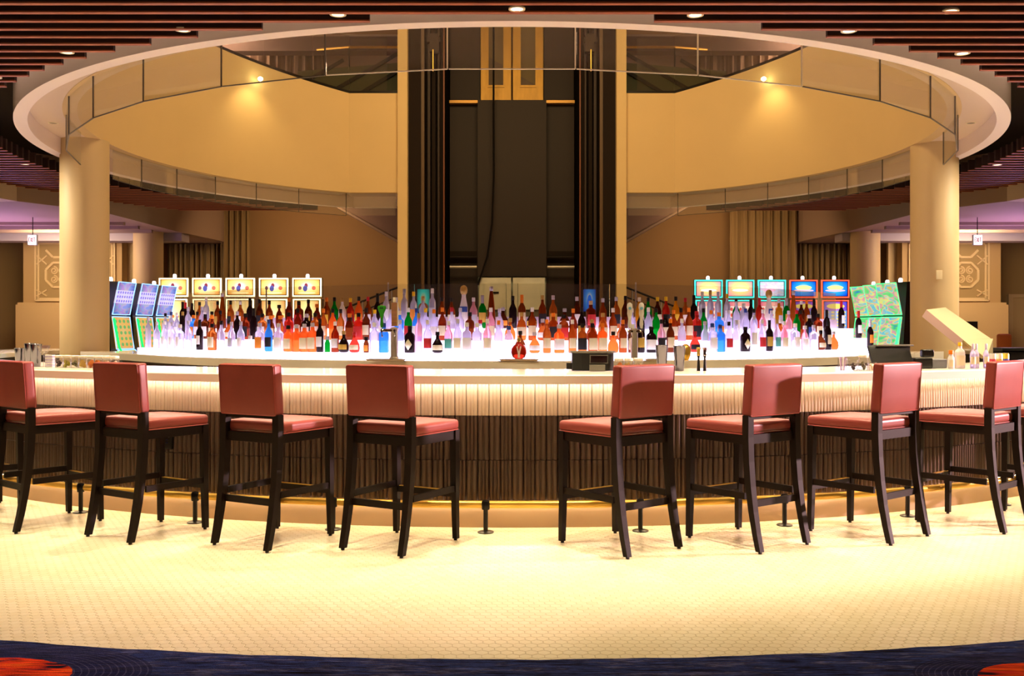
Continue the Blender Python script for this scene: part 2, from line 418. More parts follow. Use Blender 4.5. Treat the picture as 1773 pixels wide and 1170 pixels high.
# ceiling: slats round the opening, plain lower ceiling beyond, soffit and ring
ceil = bpy.data.objects.new('ceiling', None); COL.objects.link(ceil); struct(ceil)
RI, RO = 6.72, 8.33
k = 0
while True:
    y1 = 5.46 + .2 * k; k += 1
    if y1 > 19.3: break
    y0 = y1 - .046; yc = (y0 + y1) / 2 - CY
    RI = 6.72 - .30 * max(0, min(1, (yc - 2) / 1.5))
    Ro = RO + .42 * max(0, min(1, (-yc - .5) / 2)) 
    if Ro * Ro <= yc * yc: continue
    xo = sqrt(Ro * Ro - yc * yc); segs = [(-xo, xo)] if abs(yc) >= RI else None
    if segs is None:
        xi = sqrt(RI * RI - yc * yc); segs = [(-xo, -xi), (xi, xo)]
    for a, b_ in segs:
        sl_ = put('slat', MB().box(a, b_, y0, y1, 3.702, 3.85), slatd, ceil)
        put('underside', MB().box(a, b_, y0, y1, 3.69, 3.7015), slatm, sl_)
def tcut(r, yc): return pi - math.acos((yc - CY) / r)
put('upper_ceiling_plate', MB().sweep([(6.37, 4.3), (8.9, 4.3), (8.9, 4.42), (6.37, 4.42)], arc(-pi + .345, pi - .345, 96, ych=19.6)), darkceil, ceil)
fr = []
for i in range(97):
    t = radians(-104 + 208 * i / 96)
    def f(d, t=t):
        if d < 9: return pol(d + .42 * max(0, min(1, (cos(t) * 8.4 - .5) / 2)), t)
        kk = min(12.99 / max(abs(sin(t)), 1e-6), (CY + 1.99) / max(cos(t), 1e-6)); return pol(kk, t)
    fr.append(f)
low = struct(put('ceiling_lower', MB().sweep([(8.36, 3.46), (12, 3.46), (12, 4.42), (8.36, 4.42)], fr), beige))
for s in (-1, 1):
    P = [(-8.11, 16.09), (-7.65, 16.9), (-7.32, 17.8), (-7.2, 21), (-6.9, 23.3), (-6.9, 24.2), (-13, 24.2), (-13, 17.31)]
    P = [(x * -s, y) for x, y in P]
    if s > 0: P = P[::-1]
    else: P = P
    struct(put('ceiling_side_soffit', MB().prism(P if s > 0 else P, 3.46, 4.42), brown))
    struct(put('ceiling_back', MB().box(min(s * 2.2, s * 7.35), max(s * 2.2, s * 7.35), 19.6, 24.2, 4.6, 4.7), beige))
    hb = struct(put('trim_header_beam', MB().box(min(s * 7.2, s * 13), max(s * 7.2, s * 13), 21.4, 21.9, 3.29, 3.46), mat('header_paint', 'a59aa6', .7)))
    # coffered ceiling ribs before the beam
    for q in range(3):
        struct(put('ceiling_rib', MB().box(min(s * 7.6, s * 12.9), max(s * 7.6, s * 12.9), 19.2 + q * .75, 19.3 + q * .75, 3.40, 3.46), brown))
ringo = struct(put('ceiling_ring', MB().sweep([(6.227, 3.777), (6.375, 3.777), (6.375, 4.4), (6.227, 4.4)], arc(-tcut(6.227, 19.45), tcut(6.227, 19.45), 180, ych=19.6)), ringm, smooth=True, sharp=30))
for s in (-1, 1): put('ring_end', MB().box(min(s * 2.19, s * 3.14), max(s * 2.19, s * 3.14), 19.45, 19.6, 3.777, 4.4), ringm, ringo)
put('hidden_fill_strip', MB().tube([(6.62 * sin(radians(a)), CY - 6.62 * cos(radians(a)), 4.22) for a in range(-57, 58, 3)], .03, 6), emitter('hidden_fill_glow', 'f0c8b4', 5), ringo)  # unseen glowing strip added above the slats to brighten the ring's outer face
struct(put('ceiling_soffit', MB().sweep([(5.72, 3.99), (6.24, 3.99), (6.24, 4.15), (5.72, 4.15)], arc(-tcut(5.72, 18.86), tcut(5.72, 18.86), 180, ych=19.46)), soffit_m))
for s in (-1, 1): struct(put('ceiling_soffit_back', MB().box(min(s * 2.19, s * 3.2), max(s * 2.19, s * 3.2), 18.86, 19.45, 3.99, 4.15), soffit_m))
# cream parapet of the opening
vs = []; fs = []; n = 180; tc_ = tcut(5.70, 18.84)
for i in range(n + 1):
    t = -tc_ + 2 * tc_ * i / n
    for r, up in ((5.70, 0), (5.70, 1), (5.86, 1), (5.86, 0)):
        x, y = pol(r, t); vs.append((x, min(y, 18.99), 3.985 if not up else 5.89 + .15 * max(0, min(2.57, abs(x) - 3.13))))
for i in range(n):
    for j in range(4): a = i * 4 + j; b_ = i * 4 + (j + 1) % 4; c = ((i + 1)) * 4 + (j + 1) % 4; d = ((i + 1)) * 4 + j; fs.append((a, b_, c, d))
par = struct(put('wall_parapet', MB().add(vs, fs), cream, smooth=True, sharp=20))
for s in (-1, 1): put('parapet_return', MB().box(min(s * 2.19, s * 3.12), max(s * 2.19, s * 3.12), 18.84, 18.99, 3.985, 5.89), cream, par)
def ptop(x): return 5.89 + .15 * max(0, min(2.57, abs(x) - 3.13))
# dark shoe of the railing and the upper glass railing
capb = MB(); pts = []
for i in range(-150, 151):
    t = pi + radians(i); x, y = pol(5.76, t); y = min(y, 18.90); pts.append((x, y))
ur = thing('upper_glass_railing', 'dark shoe and smoky glass panels along the top of the cream parapet', 'railing', (0, CY, 5.89))
cv = []; cf = []
for i, (x, y) in enumerate(pts):
    for dy, dz in ((-.05, 0), (-.05, .05), (.05, .05), (.05, 0)):
        L = sqrt(x * x + (y - CY) ** 2); cv.append((x + x / L * dy, y - CY + (y - CY) / L * dy, ptop(x) - 5.89 + dz))
for i in range(len(pts) - 1):
    if abs(pts[i][0] + pts[i + 1][0]) < 4.4 and pts[i][1] > 18.8: continue
    for j in range(4): cf.append((i * 4 + j, i * 4 + (j + 1) % 4, (i + 1) * 4 + (j + 1) % 4, (i + 1) * 4 + j))
put('rail_shoe', MB().add(cv, cf), blackm, ur)
ja = [-150, -138, -127, -116, -105, -94, -83, -72, -61.5, -51, -40.5, -32.9]
edges = [(-sin(radians(a + 0)) * 0, 0) for a in ()]
def uq(a):
    t = pi + radians(a); x, y = pol(5.76, t); return (x, min(y, 18.90))
UJ = [uq(a) for a in ja] + [(2.4, 18.90)]
for s in (-1, 1):
    for (x0, y0), (x1, y1) in zip(UJ, UJ[1:]):
        p0 = (s * x0, y0 - CY, (ptop(x0) + ptop(x1)) / 2 - 5.89 + .25); p1 = (s * x1, y1 - CY, p0[2])
        dx, dy = p1[0] - p0[0], p1[1] - p0[1]; L = sqrt(dx * dx + dy * dy); g = .008
        a = (p0[0] + dx / L * g, p0[1] + dy / L * g, p0[2] + .3); c = (p1[0] - dx / L * g, p1[1] - dy / L * g, p0[2] + .3)
        put('glass_panel', MB().bar(a, c, .012, 1.05), pane_dark, ur)
ur2 = thing('upper_handrail', 'brass handrail running level behind the smoky upper glass', 'handrail', (0, 22.9, 5.9))
for s in (-1, 1):
    put('rail', MB().tube([(s * 2.2, 0, 2.04), (s * 3.8, 0, 2.04), (s * 5.4, 2.2 - .9, 2.3)], .03, 8), brass, ur2)
    for x in (2.5, 3.8): put('post', MB().tube([(s * x, 0, -.05), (s * x, 0, 2.04)], .02, 6), blackm, ur2)
# hanging glass baffle round the opening
gb = thing('hanging_glass_screen', 'clear faceted glass panels hanging from the soffit round the ceiling opening', 'glass screen', (0, CY, 3.99))
GA = [5.3 + 10.7 * i for i in range(8)]       # 5.3 .. 80.2
clipm = mat('glass_edge', 'e8e0cc', .3, emit=0)
edgem = mat('dark_glass_edge', '4a4238', .4)
def gpt(a, r=5.83):
    x, y = pol(r, radians(a)); return x, min(y, 18.93)
front = [-a for a in GA[::-1]] + GA
sets = [front]
backl = [92.5, 101, 110, 119, 128, 137, 146.8]
for s in (-1, 1): sets.append([s * a for a in backl])
for st in sets:
    for a0, a1 in zip(st, st[1:]):
        (x0, y0), (x1, y1) = gpt(a0), gpt(a1); y0 -= CY; y1 -= CY; L = sqrt((x1 - x0) ** 2 + (y1 - y0) ** 2); g = .006 / L
        A = (x0 + (x1 - x0) * g, y0 + (y1 - y0) * g, -.22); B = (x1 - (x1 - x0) * g, y1 - (y1 - y0) * g, -.22)
        p = put('glass_panel', MB().bar(A, B, .012, .43), pane, gb)
        put('bottom_edge', MB().bar((A[0], A[1], -.438), (B[0], B[1], -.438), .014, .008), edgem if abs(a0) > 20 else clipm, p)
        put('side_edge', MB().bar((B[0], B[1], -.435), (B[0], B[1], -.005), .014, .012, up=(1, 0, 0)), edgem if abs(a0) > 20 else clipm, p)
for s in (-1, 1):
    put('glass_panel', MB().bar((s * 3.2, 18.93 - CY, -.22), (s * 2.24, 18.93 - CY, -.22), .012, .43), pane, gb)
# columns
colm = mat('column_paint', 'd0b68a', .55)
def column(name, x, y, r, h, label):
    put(name, MB().lathe([(r, 0), (r, h)], 48, (x, y, 0)), colm, smooth=True, sharp=40)
    o = bpy.context.scene.objects
for i, (x, y, r, h) in enumerate([(-5.97, 13.72, .322, 3.99), (6.03, 14.02, .322, 3.99), (-7.87, 21.25, .31, 3.46), (7.66, 21.3, .31, 3.46)]):
    struct(put('column', MB().lathe([(r, 0), (r, h)], 48, (x, y, 0)), colm, smooth=True, sharp=40))
sw = thing('wall_plate', 'small blank square plate on the right front column', 'wall plate', (5.95, 13.68, 2.12))
put('plate', MB().rbox(.045, .008, .065, .006), mat('plate_cream', 'e6d2a8', .5), sw, smooth=True)

# ---------------------------------------------------------------- elevator shaft
sh = bpy.data.objects.new('wall_elevator_shaft', None); COL.objects.link(sh); struct(sh)
for s in (-1, 1):
    put('shaft_post', MB().box(min(s * 2.0, s * 2.185), max(s * 2.0, s * 2.185), 18.75, 18.97, 0, 9.9), cream, sh)
    put('side_wall', MB().box(min(s * 2.0, s * 2.185), max(s * 2.0, s * 2.185), 18.98, 22.4, 0, 9.9), darkm, sh)
    put('front_panel', MB().box(min(s * 1.76, s * 2.0), max(s * 1.76, s * 2.0), 18.98, 19.05, 0, 9.9), darkm, sh)
    put('guide_rail', MB().box(min(s * 1.70, s * 1.76), max(s * 1.70, s * 1.76), 19.02, 19.1, 0, 9.9), mat('guide_rail_brown', '5a4024', .5), sh)
    for q, (x, w, d, mm) in enumerate([(1.60, .05, .1, shaft2), (1.50, .07, .05, darkm), (1.42, .03, .12, shaft2)]):
        put('channel', MB().box(min(s * x, s * (x + w)), max(s * x, s * (x + w)), 19.3 - d, 19.4, 0, 9.9), mm, sh)
    put('shaft_lining', MB().box(min(s * 1.36, s * 2.0), max(s * 1.36, s * 2.0), 19.55, 19.65, 0, 9.9), darkm, sh)
    put('steel_edge', MB().box(min(s * 1.335, s * 1.36), max(s * 1.335, s * 1.36), 19.42, 19.5, 0, 9.9), rust, sh)
    put('hoist_rope', MB().tube([(s * 1.53, 19.02, 6.36), (s * 1.53, 19.02, 6.78)], .012, 6), brass, sh)
    put('counterweight', MB().box(min(s * 1.42, s * 1.60), max(s * 1.42, s * 1.60), 19.05, 19.2, 6.75, 7.1), shaft2, sh)
    put('bracket', MB().box(min(s * 1.40, s * 1.66), max(s * 1.40, s * 1.66), 19.1, 19.25, 6.95, 7.05), shaft2, sh)
    put('back_panel', MB().box(min(s * .74, s * 1.36), max(s * .74, s * 1.36), 21.5, 21.6, 0, 6.28), shaft2, sh)
    put('upper_panel', MB().box(min(s * .70, s * 1.36), max(s * .70, s * 1.36), 21.62, 21.7, 6.34, 9.9), shaft2, sh)
    put('sill', MB().box(min(s * .74, s * 1.36), max(s * .74, s * 1.36), 21.3, 21.5, 6.27, 6.33), mat('sill_brass', 'a87c3c', .4, metal=.6), sh)
    put('cross_pipe', MB().tube([(s * .76, 21.1, 2.70), (s * 1.34, 21.1, 2.70)], .03, 8), steel, sh)
    put('cross_channel', MB().box(min(s * .76, s * 1.34), max(s * .76, s * 1.34), 21.2, 21.3, 2.95, 3.05), darkm, sh)
put('centre_panel', MB().box(-.74, .74, 21.15, 21.3, 2.50, 6.30), shaft2, sh)
put('back_closure', MB().box(-2.0, 2.0, 22.4, 22.5, 0, 9.9), darkm, sh)
cb = tag(put('hanging_cable', MB().tube([(-.39, 20.8, 8.2), (-.39, 20.8, 6), (-.385, 20.8, 4.6), (-.42, 20.8, 3.6), (-.52, 20.8, 2.9), (-.72, 20.8, 2.3)], .022, 8), blackm, smooth=True), 'black cable hanging down the dark elevator shaft', 'cable')
# landing doors: brass above, steel below
def lift_door(name, label, mm, z0, z1, y, wing, glass, glz):
    t = thing(name, label, 'door', (0, y, z0)); H = z1 - z0
    for s in (-1, 1):
        a, b_ = (s * .02, s * wing); f = .17 if z0 > 3 else .10
        lo, hi = min(a, b_), max(a, b_); g0 = glz
        p = put('door_leaf', MB().box(lo, lo + f, 0, .05, 0, H).box(hi - f, hi, 0, .05, 0, H).box(lo + f, hi - f, 0, .05, 0, g0).box(lo + f, hi - f, 0, .05, H - .12, H), mm, t)
        put('glass_pane', MB().box(lo + f, hi - f, .02, .03, g0, H - .12), glass, p)
        put('rail_molding', MB().box(lo + f - .02, hi - f + .02, -.02, 0, g0 - .05, g0), mm, p)
    return t
seen = mat('lit_stair_wall', 'a98c5a', .8)
lift_door('elevator_door', 'brass framed glass elevator doors at the top of the shaft', goldm, 6.33, 9.6, 21.45, .68, glass_sheet('door_glass', (.9, .9, .85), .1, .12), .36)
up = struct(put('wall_upper_landing', MB().box(-.74, .74, 22.2, 22.3, 6.2, 9.8), seen))
struct(put('trim_stair_stringer', MB().prism_y([(-.7, 6.3), (.7, 6.3), (.7, 6.75), (-.7, 7.6)], 22.1, 22.19), mat('stringer_mauve', '8a6e62', .8)))
lift_door('service_door', 'stainless steel double doors with windows at the foot of the shaft', mat('door_steel', 'dcdacc', .5, metal=.25, noise=(3, .25, (1, 1, 1))), 0, 2.46, 20.9, .70, glass_sheet('steel_door_glass', (.8, .85, .8), .1, .2), 1.0)
struct(put('wall_lobby', MB().box(-.74, .74, 21.32, 21.4, 0, 2.5), mat('lobby_grey', '9aa094', .6)))
# band between the tall leaves of the steel doors
ds = thing('door_kick_panels', 'horizontal steel mid panel of the shaft double doors', 'panel', (0, 20.86, 1.5))
for s in (-1, 1): put('panel', MB().box(min(s * .13, s * .60), max(s * .13, s * .60), 0, .03, .28, .86), MATS['door_steel'], ds)
put('latch', MB().box(-.40, -.28, -.03, 0, .62, .66), blackm, ds)
# ---------------------------------------------------------------- stairs behind
for s in (-1, 1):
    st = thing('stair_flight', 'plain underside of the stair descending to the %s of the shaft' % ('left' if s < 0 else 'right'), 'stairs', (0, 22, 0))
    P = [(s * 2.19, 3.15), (s * 3.95, 4.15), (s * 3.95, 4.59), (s * 2.19, 4.59)]
    if s > 0: P = P[::-1]
    put('soffit_panel', MB().prism_y(P, 0, .9), mat('stair_soffit', '8d7268', .8), st)
    P = [(s * 2.19, 3.10), (s * 4.0, 4.13), (s * 4.0, 4.18), (s * 2.19, 3.15)]
    if s > 0: P = P[::-1]
    put('stringer', MB().prism_y(P, -.03, .93), brown, st)
    hr = thing('stair_handrail', 'black double handrail sloping up behind the %s bottles' % ('left' if s < 0 else 'right'), 'handrail', (0, 20.4, 0))
    put('rail', MB().tube([(s * 4.1, 0, 1.55), (s * 2.2, 0, 2.30)], .022, 8), blackm, hr)
    put('lower_rail', MB().tube([(s * 4.1, 0, 1.35), (s * 2.2, 0, 2.10)], .016, 8), blackm, hr)
    for x in (2.5, 3.1, 3.7): put('post', MB().tube([(s * x, 0, 0), (s * x, 0, 1.55 + (4.1 - x) * .39)], .018, 6), steel, hr)
    uh = thing('upper_stair_frame', 'black sloping bars seen through the smoky glass %s of the shaft' % ('left' if s < 0 else 'right'), 'handrail', (0, 21, 0))
    for a, b_ in (((3.85, 6.45), (2.25, 7.36)), ((3.25, 6.40), (2.25, 7.0)), ((4.6, 6.55), (3.6, 7.12))):
        put('bar', MB().bar((s * a[0], 0, a[1]), (s * b_[0], 0, b_[1]), .05, .07), blackm, uh)
    put('green_glass', MB().prism_y([(4.6 * s, 6.2), (2.25 * s, 6.2), (2.25 * s, 7.1), (4.6 * s, 6.9)][::-s], .08, .1), mat('green_slab', '59603c', .4), uh)
    struct(put('wall_upper_header', MB().box(min(s * 2.2, s * 9), max(s * 2.2, s * 9), 23.6, 24.0, 8.05, 8.4), mat('mauve_header', '5c4a44', .8)))
struct(put('ceiling_upper', MB().box(-13, 13, -2, 24.8, 8.75, 8.9), mat('upper_ceiling_paint', 'b39468', .8)))

# ---------------------------------------------------------------- curtains
curtm = mat('curtain_cloth', '98805a', .9)
def curtain(x0, x1, y, z0, z1, folds, label, m=curtm):
    b = MB(); n = folds * 8; vs = []; fs = []; random.seed(int(abs(x0) * 100) + folds)
    ph = [random.uniform(.6, 1.3) for _ in range(folds + 2)]
    for i in range(n + 1):
        x = x0 + (x1 - x0) * i / n; k = i / 8; a = ph[int(k)]
        d = .07 * a * sin(2 * pi * k) + .03 * sin(2 * pi * k * 2.3 + a)
        for z, sc in ((z0, 1.1), ((z0 + z1) / 2, 1), (z1, .8)):
            vs += [(x, y + d * sc, z)]
    for i in range(n):
        for j in range(2): fs.append((i * 3 + j, (i + 1) * 3 + j, (i + 1) * 3 + j + 1, i * 3 + j + 1))
    o = put('curtain', b.add(vs, fs), m, smooth=True, sharp=80); md = o.modifiers.new('thickness', 'SOLIDIFY'); md.thickness = .012
    return tag(o, label, 'curtain')
curtain(-8.4, -7.0, 23.9, .02, 3.44, 11, 'olive pleated curtain between the left rear column and the tall curtain')
curtain(-7.0, -6.3, 23.6, .02, 4.58, 5, 'tall olive curtain beside the plain wall behind the yellow slot machines')
curtain(6.9, 8.4, 23.9, .02, 3.44, 11, 'olive pleated curtain beside the right rear column')
curtain(5.25, 6.85, 23.6, .02, 4.58, 8, 'tall olive curtain behind the blue and pink slot machines')
curtain(-8.95, -8.55, 23.0, .02, 3.44, 3, 'narrow olive curtain left of the left rear column')
curtain(8.3, 8.62, 23.0, .02, 3.44, 3, 'narrow olive curtain right of the right rear column')
uc = mat('upper_curtain_cloth', '7a6452', .95)
curtain(-7.3, -4.6, 24.3, 6.1, 8.5, 12, 'dark curtain on the upper floor behind the left smoky glass', uc)
curtain(4.6, 7.3, 24.3, 6.1, 8.5, 12, 'dark curtain on the upper floor behind the right smoky glass', uc)

# ---------------------------------------------------------------- carved relief walls, side bays
plaster = mat('relief_plaster', 'd6bb90', .8); plaster_shaded = mat('relief_field_shaded', 'a2885f', .85)  # recessed field coloured darker as stand-in shade, so the carving looks deeper
def spiral(b, cx, cz, R, sg, y=0):
    pts = []
    for i in range(22):
        a = i / 21 * 2 * pi * 1.6; r = R * (1 - .78 * i / 21); pts.append((cx + r * cos(a + pi / 2) * sg, y, cz + r * sin(a + pi / 2)))
    b.tube(pts, .018, 5)
for s in (-1, 1):
    side = 'left' if s < 0 else 'right'
    X0, X1 = 8.9, 11.15
    struct(put('wall_bay_' + side, MB().box(min(s * X0, s * X1), max(s * X0, s * X1), 22.4, 22.7, 0, 3.46), mat('bay_paint', 'b9996c', .8)))
    struct(put('trim_bay_base', MB().box(min(s * X0, s * 11.25), max(s * X0, s * 11.25), 22.25, 22.4, 0, 1.92).box(min(s * X0, s * 11.22), max(s * X0, s * 11.22), 22.28, 22.4, 1.92, 1.97), mat('bay_paint2', 'c4a67a', .8)))
    rp = thing('relief_panel', 'cream plaster relief of octagons and scrolls on the %s bay wall' % side, 'wall relief', (s * 9.95, 22.39, 2.62))
    put('field', MB().box(-.86, .86, -.01, .0, -.56, .70), plaster_shaded, rp)
    fb = MB()
    for w, d in ((.90, .05), (.84, .03)):
        for z in (-.6 if w > .85 else -.56, .74 if w > .85 else .70): fb.box(-w, w, -d, 0, z - .02, z + .02)
        for x in (-w, w): fb.box(x - .02, x + .02, -d, 0, -.6, .74)
    put('frame', fb, plaster, rp)
    for cx, cz in ((-.38, -.02), (.38, -.02), (-.38, .66), (.38, .66), (0, -.40), (0, .32)):
        big = abs(cx) > .1; r = .30 if big else .12
        o_ = MB(); pts = [(cx + r * cos(radians(22.5 + 45 * i)), -.03, cz + r * sin(radians(22.5 + 45 * i))) for i in range(8)]
        for i in range(8):
            if max(pts[i][2], pts[(i + 1) % 8][2]) < .72 and min(pts[i][2], pts[(i + 1) % 8][2]) > -.6: o_.bar(pts[i], pts[(i + 1) % 8], .05, .05, up=(0, 1, 0))
        if o_.v: put('octagon_molding', o_, plaster, rp)
        if big and cz < .5:
            sb = MB()
            for ax, az in ((-.1, .1), (.1, .1), (-.1, -.1), (.1, -.1)): spiral(sb, cx + ax, cz + az, .09, 1 if ax > 0 else -1, -.02)
            put('scroll', sb, plaster, rp)
    lb = MB()
    for cx in (-.76, 0, .76):
        for z0, z1 in ((-.5, -.36), (.22, .42)): lb.bar((cx - .12, -.02, z0), (cx + .12, -.02, z1), .03, .04, up=(0, 1, 0)); lb.bar((cx - .12, -.02, z1), (cx + .12, -.02, z0), .03, .04, up=(0, 1, 0))
    stuff(put('strapwork', lb, plaster, rp))
    struct(put('wall_side_panel_' + side, MB().box(min(s * 8.72, s * 9.3), max(s * 8.72, s * 9.3), 22.75, 22.85, 0, 3.46), mat('pale_panel', 'd6bc92', .7)))
    ex = thing('exit_sign', 'lit white exit sign with red letters hanging at the far %s' % side, 'sign', (s * 8.98 if s < 0 else 8.72, 18.4, 2.94))
    put('housing', MB().box(-.085, .085, -.025, .025, 0, .19), mat('sign_white', 'eeeeee', .5), ex)
    put('lit_face', MB().box(-.078, .078, -.031, -.025, .008, .182), emitter('sign_glow', 'fff6ff', 2.2), ex)
    put('stem', MB().tube([(0, 0, .19), (0, 0, .52)], .008, 6), blackm, ex)
    lt = MB(); z0, z1, st_ = .055, .135, .011
    for x, segs in ((-.062, 'E'), (-.028, 'X'), (.006, 'I'), (.022, 'T')):
        w_ = .028
        L_ = {'E': [((0, z0), (0, z1)), ((0, z0), (w_, z0)), ((0, (z0 + z1) / 2), (w_ * .85, (z0 + z1) / 2)), ((0, z1), (w_, z1))], 'X': [((0, z0), (w_, z1)), ((w_, z0), (0, z1))],
              'I': [((.004, z0), (.004, z1))], 'T': [((w_ / 2 + .006, z0), (w_ / 2 + .006, z1)), ((.004, z1), (w_ + .008, z1))]}[segs]
        for p_, q_ in L_: lt.bar((x + p_[0], -.0325, p_[1]), (x + q_[0], -.0325, q_[1]), st_, .003, up=(0, 1, 0))
    put('lettering', lt, emitter('sign_red', 'd0182c', .7), ex)
struct(put('wall_recess_left', MB().box(-13, -11.2, 23.6, 23.7, 0, 3.46), mat('recess_paint', '87704e', .8)))
struct(put('wall_recess_right', MB().box(11.2, 13, 23.6, 23.7, 0, 3.46), mat('recess_paint', '87704e', .8)))
dr = struct(put('door_1', MB().box(11.98, 12.9, 23.52, 23.6, 0, 2.12), mat('door_paint', 'a08a6a', .6)))
put('door_frame', MB().box(11.88, 11.98, 23.48, 23.6, 0, 2.2).box(11.98, 13.0, 23.48, 23.6, 2.12, 2.2), mat('frame_paint', 'a89274', .6), dr)
put('door_handle', MB().tube([(12.72, 23.46, 1.0), (12.86, 23.46, 1.0)], .012, 6), blackm, dr)
tv = thing('wall_screen', 'black television screen on the right bay wall below the relief', 'television', (10.32, 22.2, 1.26))
put('screen_panel', MB().box(-.21, .21, 0, .04, 0, .28), mat('tv_black', '080608', .3), tv)

# ================================================================ BAR
quartz = mat('white_quartz', 'f2e8da', .16, noise=(2.2, .05, (1, 1, 6)), coat=.3)
tile_cream = mat('cream_fluted_tile', 'dcc6aa', .35)  # upper course, paler than the two courses below
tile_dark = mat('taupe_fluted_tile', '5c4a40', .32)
kickm = mat('kick_plate_metal', 'b69c80', .45, noise=(1.5, .08, (1, 1, 1)))
QA, QB = radians(-100), radians(100)
def topprof(ri, ro, z1, th):
    c = .008
    return [(ri, z1 - th), (ro, z1 - th), (ro, z1 - c), (ro - c, z1), (ri + c, z1), (ri, z1 - c)]
ct = tag(put('countertop', MB().sweep(topprof(6.65, 7.60, 1.062, .062)[::-1], arc(QA, QB, 200)), quartz, smooth=True, sharp=20),
         'long curved white quartz countertop in front of the bottles, red stools along it', 'countertop')
bf = thing('tiled_bar', 'curved bar front of fluted tiles, cream upper course over two dark brown courses', 'bar', (0, CY, 0))
RT = 7.335
put('carcass', MB().sweep([(6.75, 0), (7.315, 0), (7.315, 1.0), (6.75, 1.0)][::-1], [(lambda d, f=f: (f(d)[0], f(d)[1] - CY)) for f in arc(QA, QB, 160)]), mat('carcass_dark', '2a211b', .8), bf)
put('kick_plate', MB().sweep([(7.317, 0), (7.325, 0), (7.325, .172), (7.317, .172)][::-1], [(lambda d, f=f: (f(d)[0], f(d)[1] - CY)) for f in arc(QA, QB, 160)]), kickm, bf)
def flutes(w, h, kind, amp=.018):
    """one fluted tile: uneven rounded ribs with deep grooves, standing on z=0; front is -y"""
    specs = [[(.0, .5), (.5, 1)], [(.0, .46), (.46, 1)], [(.0, .34), (.34, .66), (.66, 1)]][kind]
    pts = []
    for a, b_ in specs:
        for i in range(6):
            t = i / 5; pts.append((w * (a + (b_ - a) * (.05 + .90 * t) - .5), -.002 - amp * sin(pi * (.02 + .96 * t)) ** .6))
    n = len(pts); b = MB()
    vs = [(x, y, 0) for x, y in pts] + [(x, y, h) for x, y in pts] + [(-w / 2, .006, 0), (w / 2, .006, 0), (-w / 2, .006, h), (w / 2, .006, h)]
    fs = [(i, i + 1, n + i + 1, n + i) for i in range(n - 1)] + [tuple(range(n - 1, -1, -1)) + (2 * n, 2 * n + 1), tuple(range(n, 2 * n)) + (2 * n + 3, 2 * n + 2), (2 * n, 0, n, 2 * n + 2), (n - 1, 2 * n + 1, 2 * n + 3, 2 * n - 1)]
    return b.add(vs, fs)
rows = [(.182, .283), (.469, .298), (.771, .229)]
TW = .0785; da = TW / RT; NT = 50
rnd = random.Random(4)
for ri_, (z, h) in enumerate(rows):
    mm = tile_cream if ri_ == 2 else tile_dark
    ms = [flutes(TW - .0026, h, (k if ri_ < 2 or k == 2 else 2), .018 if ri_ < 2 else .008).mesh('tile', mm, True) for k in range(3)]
    for me in ms: me.set_sharp_from_angle(angle=radians(40))
    rest = MB()
    for i in range(-150, 150):
        t = (i + .5) * da; k = rnd.choice((0, 0, 1, 1, 2)); r = RT + rnd.uniform(-.0012, .0012) + (.006 if ri_ == 2 else 0)
        if -NT <= i < NT:
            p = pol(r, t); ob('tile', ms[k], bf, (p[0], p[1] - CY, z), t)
        else:
            f = flutes(TW - .0026, h, k); p = pol(r, t)
            rest.add([(rotz(v, t)[0] + p[0], rotz(v, t)[1] + p[1] - CY, v[2] + z) for v in f.v], f.f)
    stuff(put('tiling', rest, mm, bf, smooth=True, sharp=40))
# light strips: under the counter lip and under the lowest course
ls = [(lambda d, f=f: (f(d)[0], f(d)[1] - CY)) for f in arc(radians(-75), radians(75), 150)]
put('light_strip', MB().sweep([(7.385, .990), (7.40, .990), (7.40, .997), (7.385, .997)][::-1], ls), emitter('strip_glow', 'fff0dc', 20), bf)
put('lower_light_strip', MB().sweep([(7.327, .172), (7.345, .172), (7.345, .178), (7.327, .178)][::-1], ls), emitter('strip_glow_low', 'ffe0b0', 34), bf)
so = thing('power_outlet', 'black power outlet with silver face on the dark tiles, behind the second stool', 'outlet', (*pol(7.37, radians(-19.8)), .55), radians(-19.8))
put('cover', MB().rbox(.036, .014, .058, .006), blackm, so, smooth=True)
put('face_plate', MB().box(-.020, .020, -.019, -.014, .030, .044), steel, so)
for z in (-.01, .012): put('socket', MB().box(-.008, .008, -.018, -.014, z - .004, z + .004), chrome, so)
# brass foot rail
frl = thing('foot_rail', 'polished brass foot rail on black posts along the foot of the bar', 'foot rail', (0, CY, 0))
RR_ = 7.47
put('rail', MB().tube([(pol(RR_, radians(a / 2))[0], pol(RR_, radians(a / 2))[1] - CY, .185) for a in range(-190, 191)], .026, 12), brass, frl, smooth=True)
for k in range(-9, 10):
    t = radians(-1.35 + 8.0 * k); x, y = pol(RR_ + .02, t); y -= CY
    p = put('post', MB().lathe([(.016, .008), (.016, .17)], 12, (x, y, 0)), blackm, frl, smooth=True)
    put('bracket', MB().lathe([(.026, .155), (.028, .165), (.028, .205), (.02, .218), (.004, .222)], 14, (x, y, 0)), blackm, p, smooth=True)
    put('flange', MB().lathe([(.055, 0), (.055, .006), (.04, .011), (.018, .014)], 20, (x, y, 0)), blackm, p, smooth=True)

